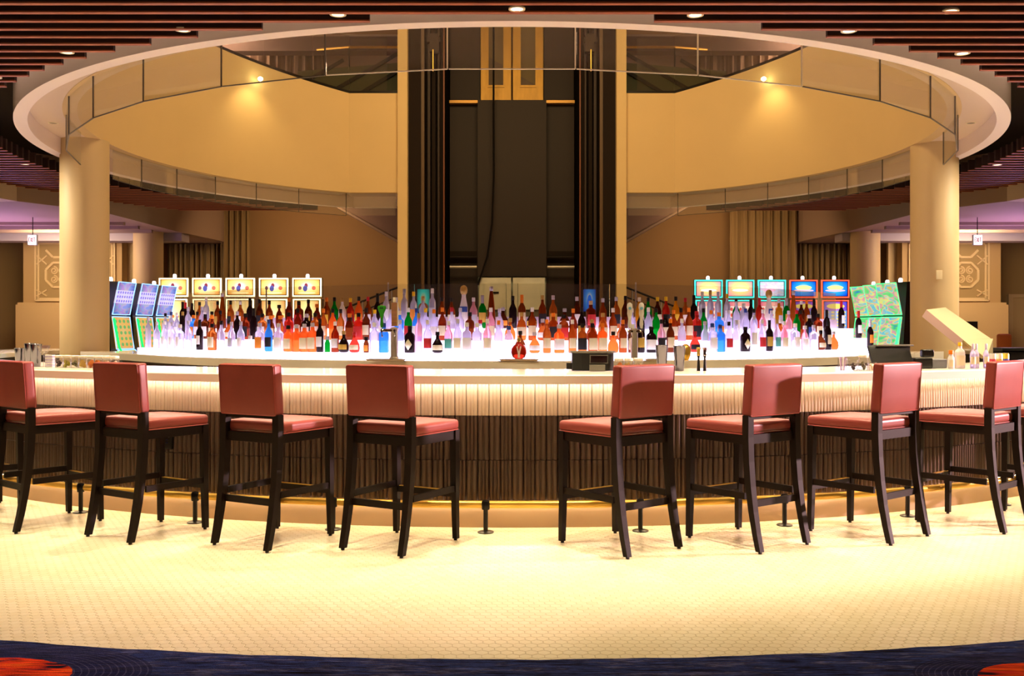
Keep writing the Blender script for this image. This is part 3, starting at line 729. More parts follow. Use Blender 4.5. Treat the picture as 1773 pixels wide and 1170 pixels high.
# ================================================================ STOOLS
leather = mat('rose_leather', '93423c', .38, spec=.45, noise=(14, .06, (1, 1, 1)), coat=.06)
pipem = mat('leather_piping', 'a84640', .4)
woodm = mat('espresso_wood', '1a0f09', .5, spec=.2, noise=(18, .25, (1, 1, .12)))
feltm = mat('foot_glide', '0e0b09', .6)
def leg_mesh(x, y0, front):
    """square tapered leg; the rear ones curve back like a sabre and run up to the backrest"""
    b = MB()
    if front: sec = [(0.012, y0 + .008, .0165), (.657 * .5, y0 + .003, .0195), (.657, y0, .0225), (.715, y0, .0225)]
    else: sec = [(.012, -.298, .0185), (.12, -.272, .020), (.25, -.247, .0215), (.40, -.225, .023), (.55, -.211, .024), (.70, -.205, .0245), (.832, -.206, .0245)]
    xs = x
    vs = []; fs = []
    for z, y, h in sec:
        xx = x * (1 + (.02 if z < .3 and front else 0))
        vs += [(xx - h, y - h, z), (xx + h, y - h, z), (xx + h, y + h, z), (xx - h, y + h, z)]
    for i in range(len(sec) - 1):
        for j in range(4): fs.append((i * 4 + j, i * 4 + (j + 1) % 4, i * 4 + 4 + (j + 1) % 4, i * 4 + 4 + j))
    n = len(sec) * 4; fs += [(3, 2, 1, 0), (n - 4, n - 3, n - 2, n - 1)]
    return b.add(vs, fs)
def make_stool(label):
    t = thing('bar_stool', label, 'bar stool', group='rose leather bar stools along the bar')
    s_ = put('seat', MB().rbox(.250, .245, .033, .022, (0, .055, .748), dome=.018), leather, t, smooth=True, sharp=60)
    pp = []
    def rr(hx, hy, cy, z, r=.022, n=4):
        o = []
        for cx, cyy, a0 in ((hx - r, cy + hy - r, 0), (-hx + r, cy + hy - r, 90), (-hx + r, cy - hy + r, 180), (hx - r, cy - hy + r, 270)):
            for i in range(n + 1): a = radians(a0 + 90 * i / n); o.append((cx + r * cos(a), cyy + r * sin(a), z))
        return o
    put('piping', MB().tube(rr(.249, .244, .055, .716), .0035, 6, True), pipem, s_, smooth=True)
    # the cushion of the back, slightly reclined
    bk = MB().rbox(.236, .034, .160, .014, (0, 0, 0), seg=3, cuts=3)
    a = radians(4); bk.v = [(x, y * cos(a) - z * sin(a) - .213, z * cos(a) + y * sin(a) + .985) for x, y, z in bk.v]
    bo = put('backrest', bk, leather, t, smooth=True, sharp=60)
    for sy in (-1, 1):
        q = [(x, sy * .0335, z) for x, _, z in rr(.225, .153, 0, 0)]
        q = []
        for cx, cz, a0 in ((.219, .143, 0), (-.219, .143, 90), (-.219, -.143, 180), (.219, -.143, 270)):
            for i in range(4): an = radians(a0 + 30 * i); q.append((cx + .012 * cos(an), sy * .0335, cz + .012 * sin(an)))
        q = [(x, y * cos(a) - z * sin(a) - .213, z * cos(a) + y * sin(a) + .985) for x, y, z in q]
        put('piping', MB().tube(q, .0028, 5, True), pipem, bo, smooth=True)
    put('back_rail', MB().box(-.21, .21, -.222, -.185, .806, .828), woodm, t)
    fr_ = MB()
    fr_.box(-.205, .205, -.212, -.190, .655, .712); fr_.box(-.205, .205, .262, .285, .655, .712)
    fr_.box(-.243, -.220, -.185, .262, .655, .712); fr_.box(.220, .243, -.185, .262, .655, .712)
    put('seat_frame', fr_, woodm, t)
    for sx in (-1, 1):
        for f in (True, False):
            l = put('leg', leg_mesh(sx * (.232 if f else .2225), .270, f), woodm, t)
            put('glide', MB().lathe([(.011, 0), (.011, .0125)], 10, (sx * .2325 if f else sx * .2225, .278 if f else -.300, 0)), feltm, l)
        put('stretcher', MB().bar((sx * .2265, -.19, .335), (sx * .232, .255, .335), .020, .040), woodm, t)
    put('stretcher', MB().bar((-.205, -.224, .290), (.205, -.224, .290), .020, .042), woodm, t)
    f_ = put('stretcher', MB().bar((-.213, .272, .300), (.213, .272, .300), .022, .040), woodm, t)
    put('foot_plate', MB().box(-.20, .20, .259, .285, .321, .3235), brass, f_)
    return t
spots = [(-4.05, 7.34, 45), (-3.285, 6.92, 40), (-2.44, 6.59, 33), (-1.54, 6.36, 29.5), (-.705, 6.22, 29.5),
         (.677, 6.20, -38), (1.512, 6.33, -35.5), (2.375, 6.565, -38.5), (3.236, 6.900, -42), (4.055, 7.335, -45)]
slabels = ['rose leather stool cut off by the left edge of the view, only its legs showing',
           'rose leather stool at far left, its back touching the left edge of the photo',
           'rose leather stool in front of the black power outlet, second full back from the left',
           'rose leather stool, third full back from the left, left of the innermost left one',
           'rose leather stool just left of the central gap, dark back turned to the camera',
           'rose leather stool just right of the central gap, a straight shadow across its pink back',
           'rose leather stool second right of the central gap, a shadow block on its pink back',
           'rose leather stool third right of the central gap, thin shadow at its right edge',
           'rose leather stool fourth right of the central gap, near the right edge of the photo',
           'rose leather stool cut off by the right edge, only its seat corner showing']
st0 = make_stool(slabels[0])
for i, (x, y, a) in enumerate(spots):
    if i == 0: st0.location = (x, y, 0); st0.rotation_euler = (0, 0, -radians(a))
    else: dup(st0, (x, y, 0), -radians(a), slabels[i])

# ================================================================ BACK BAR
QE = 5.70
cabm = mat('back_cabinet_dark', '3a302a', .5)
bb = thing('back_counter', 'second white quartz counter behind the bar carrying the glowing bottle steps', 'counter', (0, 0, 0))
put('worktop', MB().sweep(topprof(4.12, 5.13, 1.062, .085)[::-1], bpath(-6.31, 6.31, 90)), quartz, bb, smooth=True, sharp=20)
put('cabinet', MB().sweep([(4.2, 0), (5.0, 0), (5.0, .975), (4.2, .975)][::-1], bpath(-6.2, 6.2, 60)), cabm, bb)
for s in (-1, 1):
    P = [(s * 5.22, 12.73), (s * 5.86, 13.33), (s * 5.2, 13.55), (s * 4.6, 13.3)]
    if s < 0: P = P[::-1]
    put('end_cap', MB().prism(P, .96, 1.0615), quartz, bb)
glow = emitter('step_glow', 'f4e2ff', 5.0)
ledgem = mat('ledge_panel', 'cbb4c6', .4)
sp_ = thing('bottle_steps', 'stepped shelves glowing white with violet tint under the rows of bottles', 'shelf', (0, 0, 0))
lev = [(4.97, 4.765, 1.064, 1.13), (4.764, 4.555, 1.064, 1.25), (4.554, 4.345, 1.064, 1.37)]
nseg = 9
for ro, ri, z0, z1 in lev:
    for i in range(nseg):
        q0 = -QE + 2 * QE * i / nseg + .003; q1 = -QE + 2 * QE * (i + 1) / nseg - .003
        put('step_panel', MB().sweep([(ri, z0), (ro, z0), (ro, z1), (ri, z1)][::-1], bpath(q0, q1, 16)), glow, sp_)
put('back_ledge', MB().sweep([(4.19, 1.064), (4.34, 1.064), (4.34, 1.49), (4.19, 1.49)][::-1], bpath(-QE, QE, 70)), ledgem, sp_)
gs = thing('glass_partition', 'low clear glass partition standing behind the highest row of bottles', 'glass screen', (0, 0, 0))
for i in range(10):
    q0 = -5.9 + 11.8 * i / 10 + .006; q1 = -5.9 + 11.8 * (i + 1) / 10 - .006
    put('glass_panel', MB().sweep([(4.24, 1.492), (4.252, 1.492), (4.252, 1.835), (4.24, 1.835)][::-1], bpath(q0, q1, 10)), pane_bar, gs)
for i, q in enumerate((-1.55, -3.6, 1.55, 3.6)):
    put('post', MB().tube([(*bpos(q, 4.20), 1.492), (*bpos(q, 4.20), 1.86)], .008, 6), steel, gs)

# ---------------------------------------------------------------- bottles
GL = {'c': ('d9d4ea', 'clear'), 'a': ('a04e1e', 'amber'), 'o': ('ec8440', 'orange'), 'd': ('1c0e10', 'near-black'), 'g': ('0c9a34', 'green'), 'b': ('4fa0e6', 'blue'),
      'p': ('eeb4c4', 'pink'), 'e': ('c43c2c', 'red'), 'w': ('efe8e4', 'white'), 'n': ('5e2812', 'brown'), 'r': ('ac3c34', 'red'), 'y': ('dba02a', 'yellow')}
CP = {'k': ('141012', 'black'), 'w': ('ece6e0', 'white'), 'g': ('b8924a', 'gold'), 'r': ('c0202c', 'red'), 'y': ('f0c020', 'yellow'), 'o': ('f08020', 'orange'),
      's': ('b0aab4', 'silver'), 'b': ('28408c', 'blue'), 'n': ('c8c0d0', 'pale'), 'x': ('d8b890', 'tan'), 'c': ('e8dcc0', 'cream')}
LB = {'n': None, 'c': ('eadcb8', 'cream'), 'w': ('f4eeee', 'white'), 'k': ('1c1820', 'black'), 'r': ('c82c30', 'red'), 'o': ('f09030', 'orange'), 't': ('58b0a8', 'teal'),
      'g': ('c8a040', 'gold'), 'd': ('f0e4c0', 'cream diamond'), 's': ('b8b4c0', 'silver'), 'b': ('30509c', 'blue'), 'y': ('f0c83c', 'yellow'), 'p': ('f0a8c0', 'pink')}
SHN = {'r': 'round-shouldered', 't': 'tall slim', 's': 'square', 'q': 'squat round', 'k': 'tall tapering', 'w': 'wine-shaped', 'f': 'flat oval', 'c': 'tall ceramic', 'm': 'small', 'x': 'broad square', 'b': 'bell-shouldered'}
# profile: body (r, z) below the cap, cap (r, z), sx, sy, squareness, label z0 z1
SHP = {
 'r': ([(.030, 0), (.036, .006), (.036, .165), (.033, .185), (.020, .215), (.0135, .232), (.0125, .262)], [(.0145, .262), (.0150, .266), (.0150, .298), (.0135, .302)], 1, 1, 0, (.045, .135)),
 't': ([(.027, 0), (.031, .005), (.031, .235), (.027, .255), (.015, .280), (.0125, .295), (.0125, .32)], [(.0145, .32), (.0145, .362), (.013, .366)], 1, 1, 0, (.07, .19)),
 's': ([(.032, 0), (.038, .006), (.038, .165), (.034, .182), (.016, .200), (.0145, .230)], [(.018, .230), (.018, .262), (.016, .268)], 1, 1, 5, (.03, .135)),
 'x': ([(.038, 0), (.043, .006), (.043, .150), (.038, .170), (.018, .190), (.016, .215)], [(.020, .215), (.020, .245), (.018, .250)], 1, .75, 5, (.03, .125)),
 'q': ([(.032, 0), (.046, .012), (.049, .045), (.046, .080), (.030, .112), (.015, .135), (.0135, .165)], [(.017, .165), (.018, .170), (.018, .195), (.015, .200)], 1, 1, 0, (.028, .075)),
 'k': ([(.036, 0), (.040, .008), (.036, .12), (.027, .24), (.018, .33), (.0135, .365)], [(.0155, .365), (.0175, .375), (.0175, .405), (.013, .41)], 1, 1, 0, (.06, .15)),
 'w': ([(.031, 0), (.035, .005), (.035, .185), (.030, .210), (.016, .238), (.0135, .255), (.0135, .275)], [(.0148, .245), (.0150, .25), (.0150, .322), (.0140, .326)], 1, 1, 0, (.06, .155)),
 'f': ([(.030, 0), (.040, .010), (.044, .070), (.042, .130), (.030, .170), (.015, .190), (.0135, .215)], [(.0175, .215), (.0185, .220), (.0185, .248), (.016, .252)], 1, .62, 0, (.045, .12)),
 'c': ([(.034, 0), (.040, .010), (.040, .12), (.036, .20), (.024, .26), (.019, .29), (.019, .31)], [(.020, .31), (.030, .325), (.034, .35), (.030, .375), (.018, .39), (.006, .395)], 1, 1, 0, (.15, .20)),
 'm': ([(.022, 0), (.025, .004), (.025, .085), (.018, .100), (.015, .115)], [(.019, .115), (.019, .145), (.017, .148)], 1, 1, 0, (.015, .07)),
 'b': ([(.028, 0), (.033, .005), (.035, .150), (.034, .185), (.020, .212), (.0135, .225), (.0125, .258)], [(.0145, .258), (.0145, .296), (.013, .300)], 1, 1, 0, (.05, .14)),
}
def glassmat(k, v=''):
    c, nm = GL[k]
    if v: c = {'0': 'c07030', '1': '6e3214', '2': '8c3618'}[v]; nm += ('_pale', '_dark', '_red')[int(v)]
    n = nm.replace('-', '_') + '_bottle_' + ('ceramic' if k == 'w' else 'glass') + ('_deep' if k in 'ren' else '')
    if n in MATS: return MATS[n]
    if k == 'w': return mat(n, c, .25)
    m = mat(n, c, .06, trans=(.0 if k == 'd' else .85), ior=1.18, spec=.6)
    nt = m.node_tree; b_ = nt.nodes['Principled BSDF']
    if k != 'd':                        # thick coloured glass and liquid scatter the shelf light
        o = nt.nodes['Material Output']; tr = nt.nodes.new('ShaderNodeBsdfTranslucent'); tr.inputs[0].default_value = (*lin(c), 1); mx = nt.nodes.new('ShaderNodeMixShader'); mx.inputs[0].default_value = .34 if k in 'aner' else .55 if k in 'oybg' else .3
        nt.links.new(b_.outputs[0], mx.inputs[1]); nt.links.new(tr.outputs[0], mx.inputs[2]); nt.links.new(mx.outputs[0], o.inputs[0])
    return m
MC = {}
def meshes(code):
    if code in MC: return MC[code]
    sh_, g, c, l = code[:4]; prof, capp, sx, sy, sq, (l0, l1) = SHP[sh_]
    me = MB().lathe(prof, 14 if not sq else 16, sx=sx, sy=sy, sq=sq).mesh('bottle', glassmat(g, code[4:]), True, 50)
    cc, cn = CP[c]; mc = MB().lathe(capp, 12, sx=1 if sy == 1 else 1, sy=1).mesh('cap', mat(cn + '_cap', cc, .35), True, 50)
    ml = None
    if LB[l]:
        lc, ln = LB[l]; r0 = max(r for r, z in prof if l0 <= z <= l1 or r == max(p[0] for p in prof)) + .0012
        lm = mat(ln.replace(' ', '_') + '_label', lc, .6)
        b = MB()
        if l == 'd':
            zc = (l0 + l1) / 2; hh = .052; w = .036
            pts = [(0, zc - hh), (w, zc), (0, zc + hh), (-w, zc)]
            b.prism_y(pts, -r0 * sy - .002, -r0 * sy + .002)
        else:
            n = 10; vs = []; fs = []; half = radians(62)
            rad = []
            for zz in (l0, (l0 + l1) / 2, l1):
                rr_ = prof[0][0]
                for (ra, za), (rb, zb) in zip(prof, prof[1:]):
                    if za <= zz <= zb: rr_ = ra + (rb - ra) * (zz - za) / (zb - za); break
                rad.append((rr_, zz))
            for rr_, zz in rad:
                for i in range(n + 1):
                    t = -pi / 2 - half + 2 * half * i / n; k = 1
                    if sq: k = (abs(cos(t)) ** sq + abs(sin(t)) ** sq) ** (-1 / sq)
                    q = (rr_ + .0014) * k; vs.append((q * cos(t) * sx, q * sin(t) * sy, zz))
            for j in range(2):
                for i in range(n): a = j * (n + 1) + i; fs.append((a, a + 1, a + n + 2, a + n + 1))
            b.add(vs, fs)
        ml = b.mesh('label', lm, True)
    MC[code] = (me, mc, ml); return MC[code]
BOT = [
"-558tcnn -526rcnn -498rcww -472rcnw -446sccw -420rcnn -391wdkw -363sakc -345rckn -326rcns -310rcsw -295mcwn -280scno -267rbbk -253scnw -240xokc -229sonn -219sonc -209sonc -200bdkw -191mgnn -182raww -172qdgg -160qerc -147mako -138scwn -128sbbn -111rcnn -101xdkd -92tpgn -83rcwr -73qdkc -62rpwt -53rcnc -44scww -34scwn -24rpwc -13rcon -3fcbn 8qakw 22qonw 34raoc 46xonw 59rawc 69sakk 79sakc 89sooc 100qokn 110raoc 120sawc 129bdkg 140xdkw 151rpkk 161raoc 174rcwn 189qerk 201rcnn 210scbw 220sbbn 231rckr 241rcnn 253xdkd 265tcnw 277rcwr 288bdkg 300rcgt 312rpwc 331scww 349fpww 367scnn 383qakc 400wdkc 415qonn 537wdno",
"-558rckn -537rcbn -517rcww -497bdgk -479tcnn -461sboo -449rakw -434tcnp -424sakw -405faoc -384rakn -365qakc -347bdnn -331sakk -316wdkn -301sakw -287faoc -272faon -259srkr -246bakc -234xdnw -222sakw -211raoc -199rokn -189rakc -178faon -167srkr -158bakc -148rcyn -139rcow -130rcnn -120sbcn -110rgwr -101rbbw -91rcyn -82rcow -73raoc -63rcrn -54rcnn -44sakn -33qcrw -22rpwc -13rcnn -2qagn 10fagc 21rawc 32qanw 43saok 54xakr 64raon 73rdkg 84qagn 96fagc 107rawc 117qanw 128rcwn 138rdbk 147rcwn 156rgkn 167xdkc 177raoc 186rakw 196raoc 206srrk 215rgkn 225rcow 236sboo 249rcnn 261tcnw 275rcbn 288rckn 303rpww 318rcnn 334qawn 351rpnn 368rgrn 377rakn 398xdnb 422sakc 449wdkn 558wdrw",
"-558wdkn -548wdrn -525rdkw -500rakr -478tcww -460qakn -442rakg -427kann -403rakk -378raww -356wdkn -336rakk -317rakc -299fakn -282raon -266sakr -251rakg -238faon -224raoy -213rgkk -202rwgn -191reyk -180roky -168rarw -156wdkn -145tcww -133rcnn -123tcsn -112tcyo -101rcgn -90tcws -79rakw -68rakc -54cwgb -43rpws -33wgsg -23kann -10qaso 1rdkn 11waoc 22qdkg 34ragk 46rang 59qasw 73ranw 89saxr 103rann 119rank 130rakn 147rycn 158rgkk 170rnyc 181reyk 194ryky 207rarw 219wdkn 231tcws 243tcgn 255tcnn 269tcyw 284rgks 297scwn 310rdkn 326wern 345cwgb 367ryns 385wgsg 403kann 426rawn 443raog 466wdkn 558wdrw"]
RB = [(4.875, 1.1305, 'lowest front row', 'bottles on the lowest glowing step'), (4.66, 1.2505, 'middle row', 'bottles on the middle glowing step'), (4.44, 1.3705, 'highest back row', 'bottles on the highest step')]
for (r, z, rown, grp), data in zip(RB, BOT):
    ent = data.split(); N = len(ent)
    for i, e in enumerate(ent):
        q = int(e[:-4]) / 100; code = e[-4:]
        if r > 4.8 and i in (4, 5) and False: continue
        me, mc, ml = meshes(code + (rnd.choice(['', '0', '1', '2']) if code[1] == 'a' else '')); x, y = bpos(q, r); sc = rnd.uniform(1.02, 1.12)
        o = ob('bottle', me, None, (x, y, z), bang(q) * .85 + rnd.uniform(-.2, .2)); o.scale = (1.13, 1.13, sc)
        sh_, g, c, l = code; side = 'left' if i < N / 2 else 'right'; num = i + 1 if side == 'left' else N - i
        w = [SHN[sh_], GL[g][1], 'bottle,', CP[c][1], 'cap,'] + ([LB[l][1], 'label,'] if LB[l] else ['no label,'])
        tag(o, ' '.join(w) + ' %s from %s, %s' % (ordinal(num), side, rown), 'bottle', grp)
        ob('cap', mc, o)
        if ml: ob('label', ml, o)

# ================================================================ SLOT MACHINES
def slot(x, y, rz, label, lit, scr_top, scr_low, group, neon, deckm, body='2a2420', w=.56, curved=False):
    t = thing('slot_machine', label, 'slot machine', (x, y, 0), rz, group)
    bm_ = mat('slot_body_' + body, body, .35, metal=.2); ne = emitter('neon_' + neon, neon, lit)
    hw = w / 2
    put('cabinet', MB().prism_y([(-hw, 0), (hw, 0), (hw, .92), (-hw, .92)], -.22, .3).box(-hw, hw, -.02, .3, .92, 1.98), bm_, t)
    put('topper_case', MB().box(-hw - .015, hw + .015, .0, .12, 2.00, 2.40), bm_, t)
    put('button_deck', MB().hexa([(-hw, -.38, .78), (hw, -.38, .78), (hw, -.2, .78), (-hw, -.2, .78), (-hw, -.38, .84), (hw, -.38, .84), (hw, -.02, .93), (-hw, -.02, .93)]), deckm, t)
    def framed(z0, z1, y, sm, nm, hw_):
        f = .022
        p = put(nm, MB().box(-hw_ + f + .02, hw_ - f - .02, y - .03, y, z0 + f + .015, z1 - f - .015), sm, t)
        put('neon_edge', MB().box(-hw_, hw_, y - .04, y, z1 - f, z1).box(-hw_, hw_, y - .04, y, z0, z0 + f).box(-hw_, -hw_ + f, y - .04, y, z0 + f, z1 - f).box(hw_ - f, hw_, y - .04, y, z0 + f, z1 - f), ne, p)
        put('bezel', MB().box(-hw_ + f, hw_ - f, y - .025, y - .001, z0 + f, z1 - f), mat('bezel_black', '0c0a0a', .3), p)
    framed(2.02, 2.39, -.0, scr_top, 'upper_screen', hw + .01)
    framed(.98, 1.97, -.02, scr_low, 'lower_screen', hw - .005)
    put('candle_lamp', MB().lathe([(.03, 2.40), (.035, 2.41), (.035, 2.455), (.02, 2.475)], 12, (0, .05, 0)), emitter('candle_glow', 'fff4f0', 4), t)
    return t
yt = screen('gold_wheel_screen', 'e08c38', 'ffd27c', 'fffbe8', [(.22, .45, .07, .13, '7a4a50'), (.47, .62, .07, .16, '7a3040'), (.43, .42, .09, .20, '4a4a8a'), (.78, .45, .08, .14, 'd0604a'), (.5, .12, .35, .04, 'fff0b0')], 2.3)
yl = screen('gold_reel_screen', 'c88040', 'ffdc90', 'fff8d8', [], 1.9, (5, 5, .12, .72, 'ffe9a0', 'd07030'))
YX = [-6.80, -6.13, -5.46, -4.79, -4.12]
gold_case = mat('slot_deck_gold', 'a08a70', .3)
for i, x in enumerate(YX):
    slot(x, 19.75, 0, '%s yellow-lit slot machine from the left, facing the bar' % ORD[i], 4.5, yt, yl, 'yellow slot machines left of the shaft', 'ffe4ac', gold_case, body='8a7864')
pt = screen('pink_title_screen', 'f090a8', 'ffe08a', 'fff8b8', [(.5, .55, .38, .14, 'f4f0a0'), (.5, .40, .34, .10, 'ffffff')], 1.5)
pl = screen('pink_reel_screen', 'd86080', 'ffb0a0', 'fff0e0', [], 1.4, (5, 6, .1, .9, 'fff4e8', 'd8504a'))
p3 = screen('pastel_screen', 'a8d8ff', 'ffd0f0', 'ffffff', [(.4, .4, .25, .12, 'ffb0d8')], 1.5, noisy=.35)
bt = screen('blue_title_screen', '0a3ad0', '28a0f0', 'c8f8ff', [(.5, .58, .34, .16, 'ffe890'), (.5, .38, .42, .08, 'f8c0d0')], 1.5)
bl = screen('blue_reel_screen', '3a40d0', 'b060d0', 'ffd0a0', [(.5, .9, .4, .06, 'ffe070')], 1.3, (4, 6, .35, .8, '7ab8f0', 'ffe080'))
RX = [4.10, 4.76, 5.42, 6.08, 6.74]
for i, x in enumerate(RX):
    if i < 3: slot(x, 20.5, 0, '%s slot machine with turquoise neon edge, right of the shaft' % ORD[i], 2.6, (pt, pt, p3)[i], pl, 'turquoise slot machines', '40e0d0', gold_case, body='8c8880')
    else: slot(x, 20.5, 0, '%s slot machine with red neon edge and blue screens' % ('inner' if i == 3 else 'outer'), 2.6, bt, bl, 'red-edged slot machines', 'ff5038', gold_case, body='8c8880')
# tall curved machines at both flanks, turned in
def tower(x, y, rz, label, neon, seed, group, sidecol):
    side_l = x < 0
    t = thing('tall_slot_machine', label, 'slot machine', (x, y, 0), rz, group)
    body_ = mat('tower_body', '191210', .4); ne = emitter('neon_' + neon, neon, 2.4); sd = emitter('neon_' + sidecol, sidecol, 2.0)
    put('cabinet', MB().add([(-.3, -.02, 0), (.3, -.02, 0), (.3, .45, 0), (-.3, .45, 0), (-.3, -.02, .75), (.3, -.02, .75), (.3, .45, .75), (-.3, .45, .75), (-.3, .12, 1.0), (.3, .12, 1.0), (.3, .45, 2.2), (-.3, .45, 2.2), (-.3, .20, 2.2), (.3, .20, 2.2)],
        [(3, 2, 1, 0), (0, 1, 5, 4), (1, 2, 6, 5), (3, 0, 4, 7), (2, 3, 7, 6), (4, 5, 9, 8), (5, 6, 10, 13, 9), (7, 4, 8, 12, 11), (6, 7, 11, 10), (8, 9, 13, 12), (12, 13, 10, 11)]), body_, t)
    for k, (z0, y0, z1, y1) in enumerate(((1.62, .10, 2.18, -.02), (1.02, .02, 1.58, .10), (.80, -.18, 1.0, .0))):
        sm = (screen('violet_tower_art_%s' % 'abc'[k], ('4038a0', 'd07030', 'b8a040')[k], ('a090e0', 'e0c060', 'd0c080')[k], ('c8c0a8', 'b8d8a0', '806058')[k], [], 1.2, ((7, 3, .35, .75, 'e8d8f8', '8a7ae0'), (4, 5, .05, .95, 'e0a050', '70a860'), None)[k], noisy=.25, seed=k) if side_l
              else screen('tower_art_%s' % 'abcdef'[(seed + k) % 6], 'e0b050', '48c870', 'e8e890', [], 1.15, noisy=.8, seed=(seed + k) % 6 * 1.3))
        p = put('curved_screen', MB().hexa([(-.27, y0, z0), (.27, y0, z0), (.27, y0 + .03, z0), (-.27, y0 + .03, z0), (-.27, y1, z1), (.27, y1, z1), (.27, y1 + .03, z1), (-.27, y1 + .03, z1)]), sm, t)
        put('neon_edge', MB().tube([(-.285, y0, z0), (.285, y0, z0), (.285, y1, z1), (-.285, y1, z1)], .010, 6, True), ne, p)
    q_ = -.31 if side_l else .31
    put('side_neon', MB().tube([(q_, .06, 1.55), (q_, -.04, 1.05), (q_, -.24, .72), (q_ * .65, -.27, .70)], .022, 8), sd, t)
    put('candle_lamp', MB().lathe([(.03, 2.20), (.035, 2.21), (.035, 2.26), (.02, 2.28)], 12, (0, .3, 0)), emitter('candle_glow', 'fff4f0', 4), t)
    return t
for i, (x, y) in enumerate(((-6.75, 17.2), (-6.62, 17.93), (-6.52, 18.66))):
    tower(x, y, radians(82), '%s tall slot machine with violet and blue screens, green side neon, by the left column' % ('nearest', 'middle', 'farthest')[i], '8cc0ff', i, 'tall slot machines by the left column', '20e060')
for i, (x, y) in enumerate(((6.67, 17.5), (6.70, 18.2), (6.70, 18.9))):
    tower(x, y, radians(-74), '%s tall slot machine with green-edged curved screens, by the right column' % ('nearest', 'middle', 'farthest')[i], '40f080', i + 2, 'tall slot machines by the right column', '40f080')
for nm, x, y, lab in (('advert_screen', -1.68, 18.6, 'teal and orange advertising screen at the left foot of the shaft'), ('advert_screen', 1.47, 18.6, 'blue and yellow advertising screen at the right foot of the shaft')):
    a = thing(nm, lab, 'screen', (x, y, 0)); hw = .115
    put('picture', MB().box(-hw, hw, 0, .03, 1.70, 2.12), screen('teal_poster' if x < 0 else 'blue_poster', '145a5a' if x < 0 else '18308a', '38b0a0' if x < 0 else '3878c0', 'c89040' if x < 0 else 'e8c850', [(.5, .2, .4, .2, '7a4020')] if x < 0 else [(.5, .4, .2, .35, '2060d0')], .8), a)
    put('stand', MB().box(-hw, hw, .03, .1, 0, 2.12), blackm, a)
for i, (x, y, s) in enumerate(((-8.62, 18.0, -1), (9.02, 18.0, 1))):
    c = thing('gaming_chair', 'orange-brown leather chair back beyond the %s end of the bar' % ('left' if s < 0 else 'right'), 'chair', (x, y, 0))
    om = mat('orange_leather', 'c8743c', .5)
    put('backrest', MB().rbox(.13 if s < 0 else .13, .05, .30, .045, (0, 0, .77 if s < 0 else .98)), om, c, smooth=True)
    put('seat', MB().rbox(.22, .22, .05, .04, (0, .2, .52)), om, c, smooth=True)
    put('post', MB().tube([(0, .2, .03), (0, .2, .48)], .03, 8), blackm, c); put('base', MB().lathe([(.24, 0), (.24, .02), (.04, .04)], 20, (0, .2, 0)), blackm, c)
    put('back_support', MB().bar((0, .2, .46), (0, .03, .7), .06, .03), blackm, c)

# ================================================================ THINGS ON THE BAR
TOP = 1.0625
def on(px_x, depth):                      # a spot on the counter: x in metres, distance from the camera
    return (px_x, depth, TOP)
steelc = mat('shaker_steel', '6c6870', .16, metal=1)
def shaker(x, y, h, r, label):
    t = thing('cocktail_shaker', label, 'shaker', (x, y, TOP))
    put('tin', MB().lathe([(r * .72, 0), (r * .78, .004), (r, h - .004), (r * 1.03, h), (r * .96, h), (r * .70, .006)], 20, cap=False).add([(r * .7 * cos(i * pi / 10), r * .7 * sin(i * pi / 10), .004) for i in range(20)], [tuple(range(20))]), steelc, t, smooth=True)
    put('rim', MB().tube([(r * cos(i * pi / 10), r * sin(i * pi / 10), h) for i in range(20)], .0022, 5, True), steelc, t, smooth=True)
    return t
shaker(-4.02, 8.02, .145, .040, 'short steel shaker tin at the left end of the counter')
shaker(-3.90, 7.95, .185, .046, 'tall dark steel shaker tin beside the short tin, left end')
shaker(-3.82, 7.88, .180, .044, 'bright steel shaker tin beside the stemmed glass, left end')
cg = thing('coupe_glass', 'stemmed clear glass beside the steel tins at the left end', 'glass', (-3.73, 7.82, TOP))
wineg = glass_sheet('drinking_glass', (.93, .93, .93), .25, .12)
put('bowl', MB().lathe([(.004, .095), (.03, .115), (.045, .15), (.050, .172)], 18, cap=False), wineg, cg, smooth=True)
put('stem', MB().lathe([(.004, .004), (.0035, .095)], 8), wineg, cg, smooth=True); put('foot', MB().lathe([(.036, 0), (.034, .003), (.005, .006)], 18), wineg, cg, smooth=True)
FR = {'olive': ('2a1418', 'dark cherries'), 'lime': ('b8b030', 'lime slices'), 'olives': ('5a5a1c', 'green olives'), 'lemon': ('f0c850', 'lemon wedges'), 'orange': ('f08c28', 'orange slices'), 'onion': ('f0dcc0', 'pale onions'), 'salt': ('fff2dc', 'white salt')}
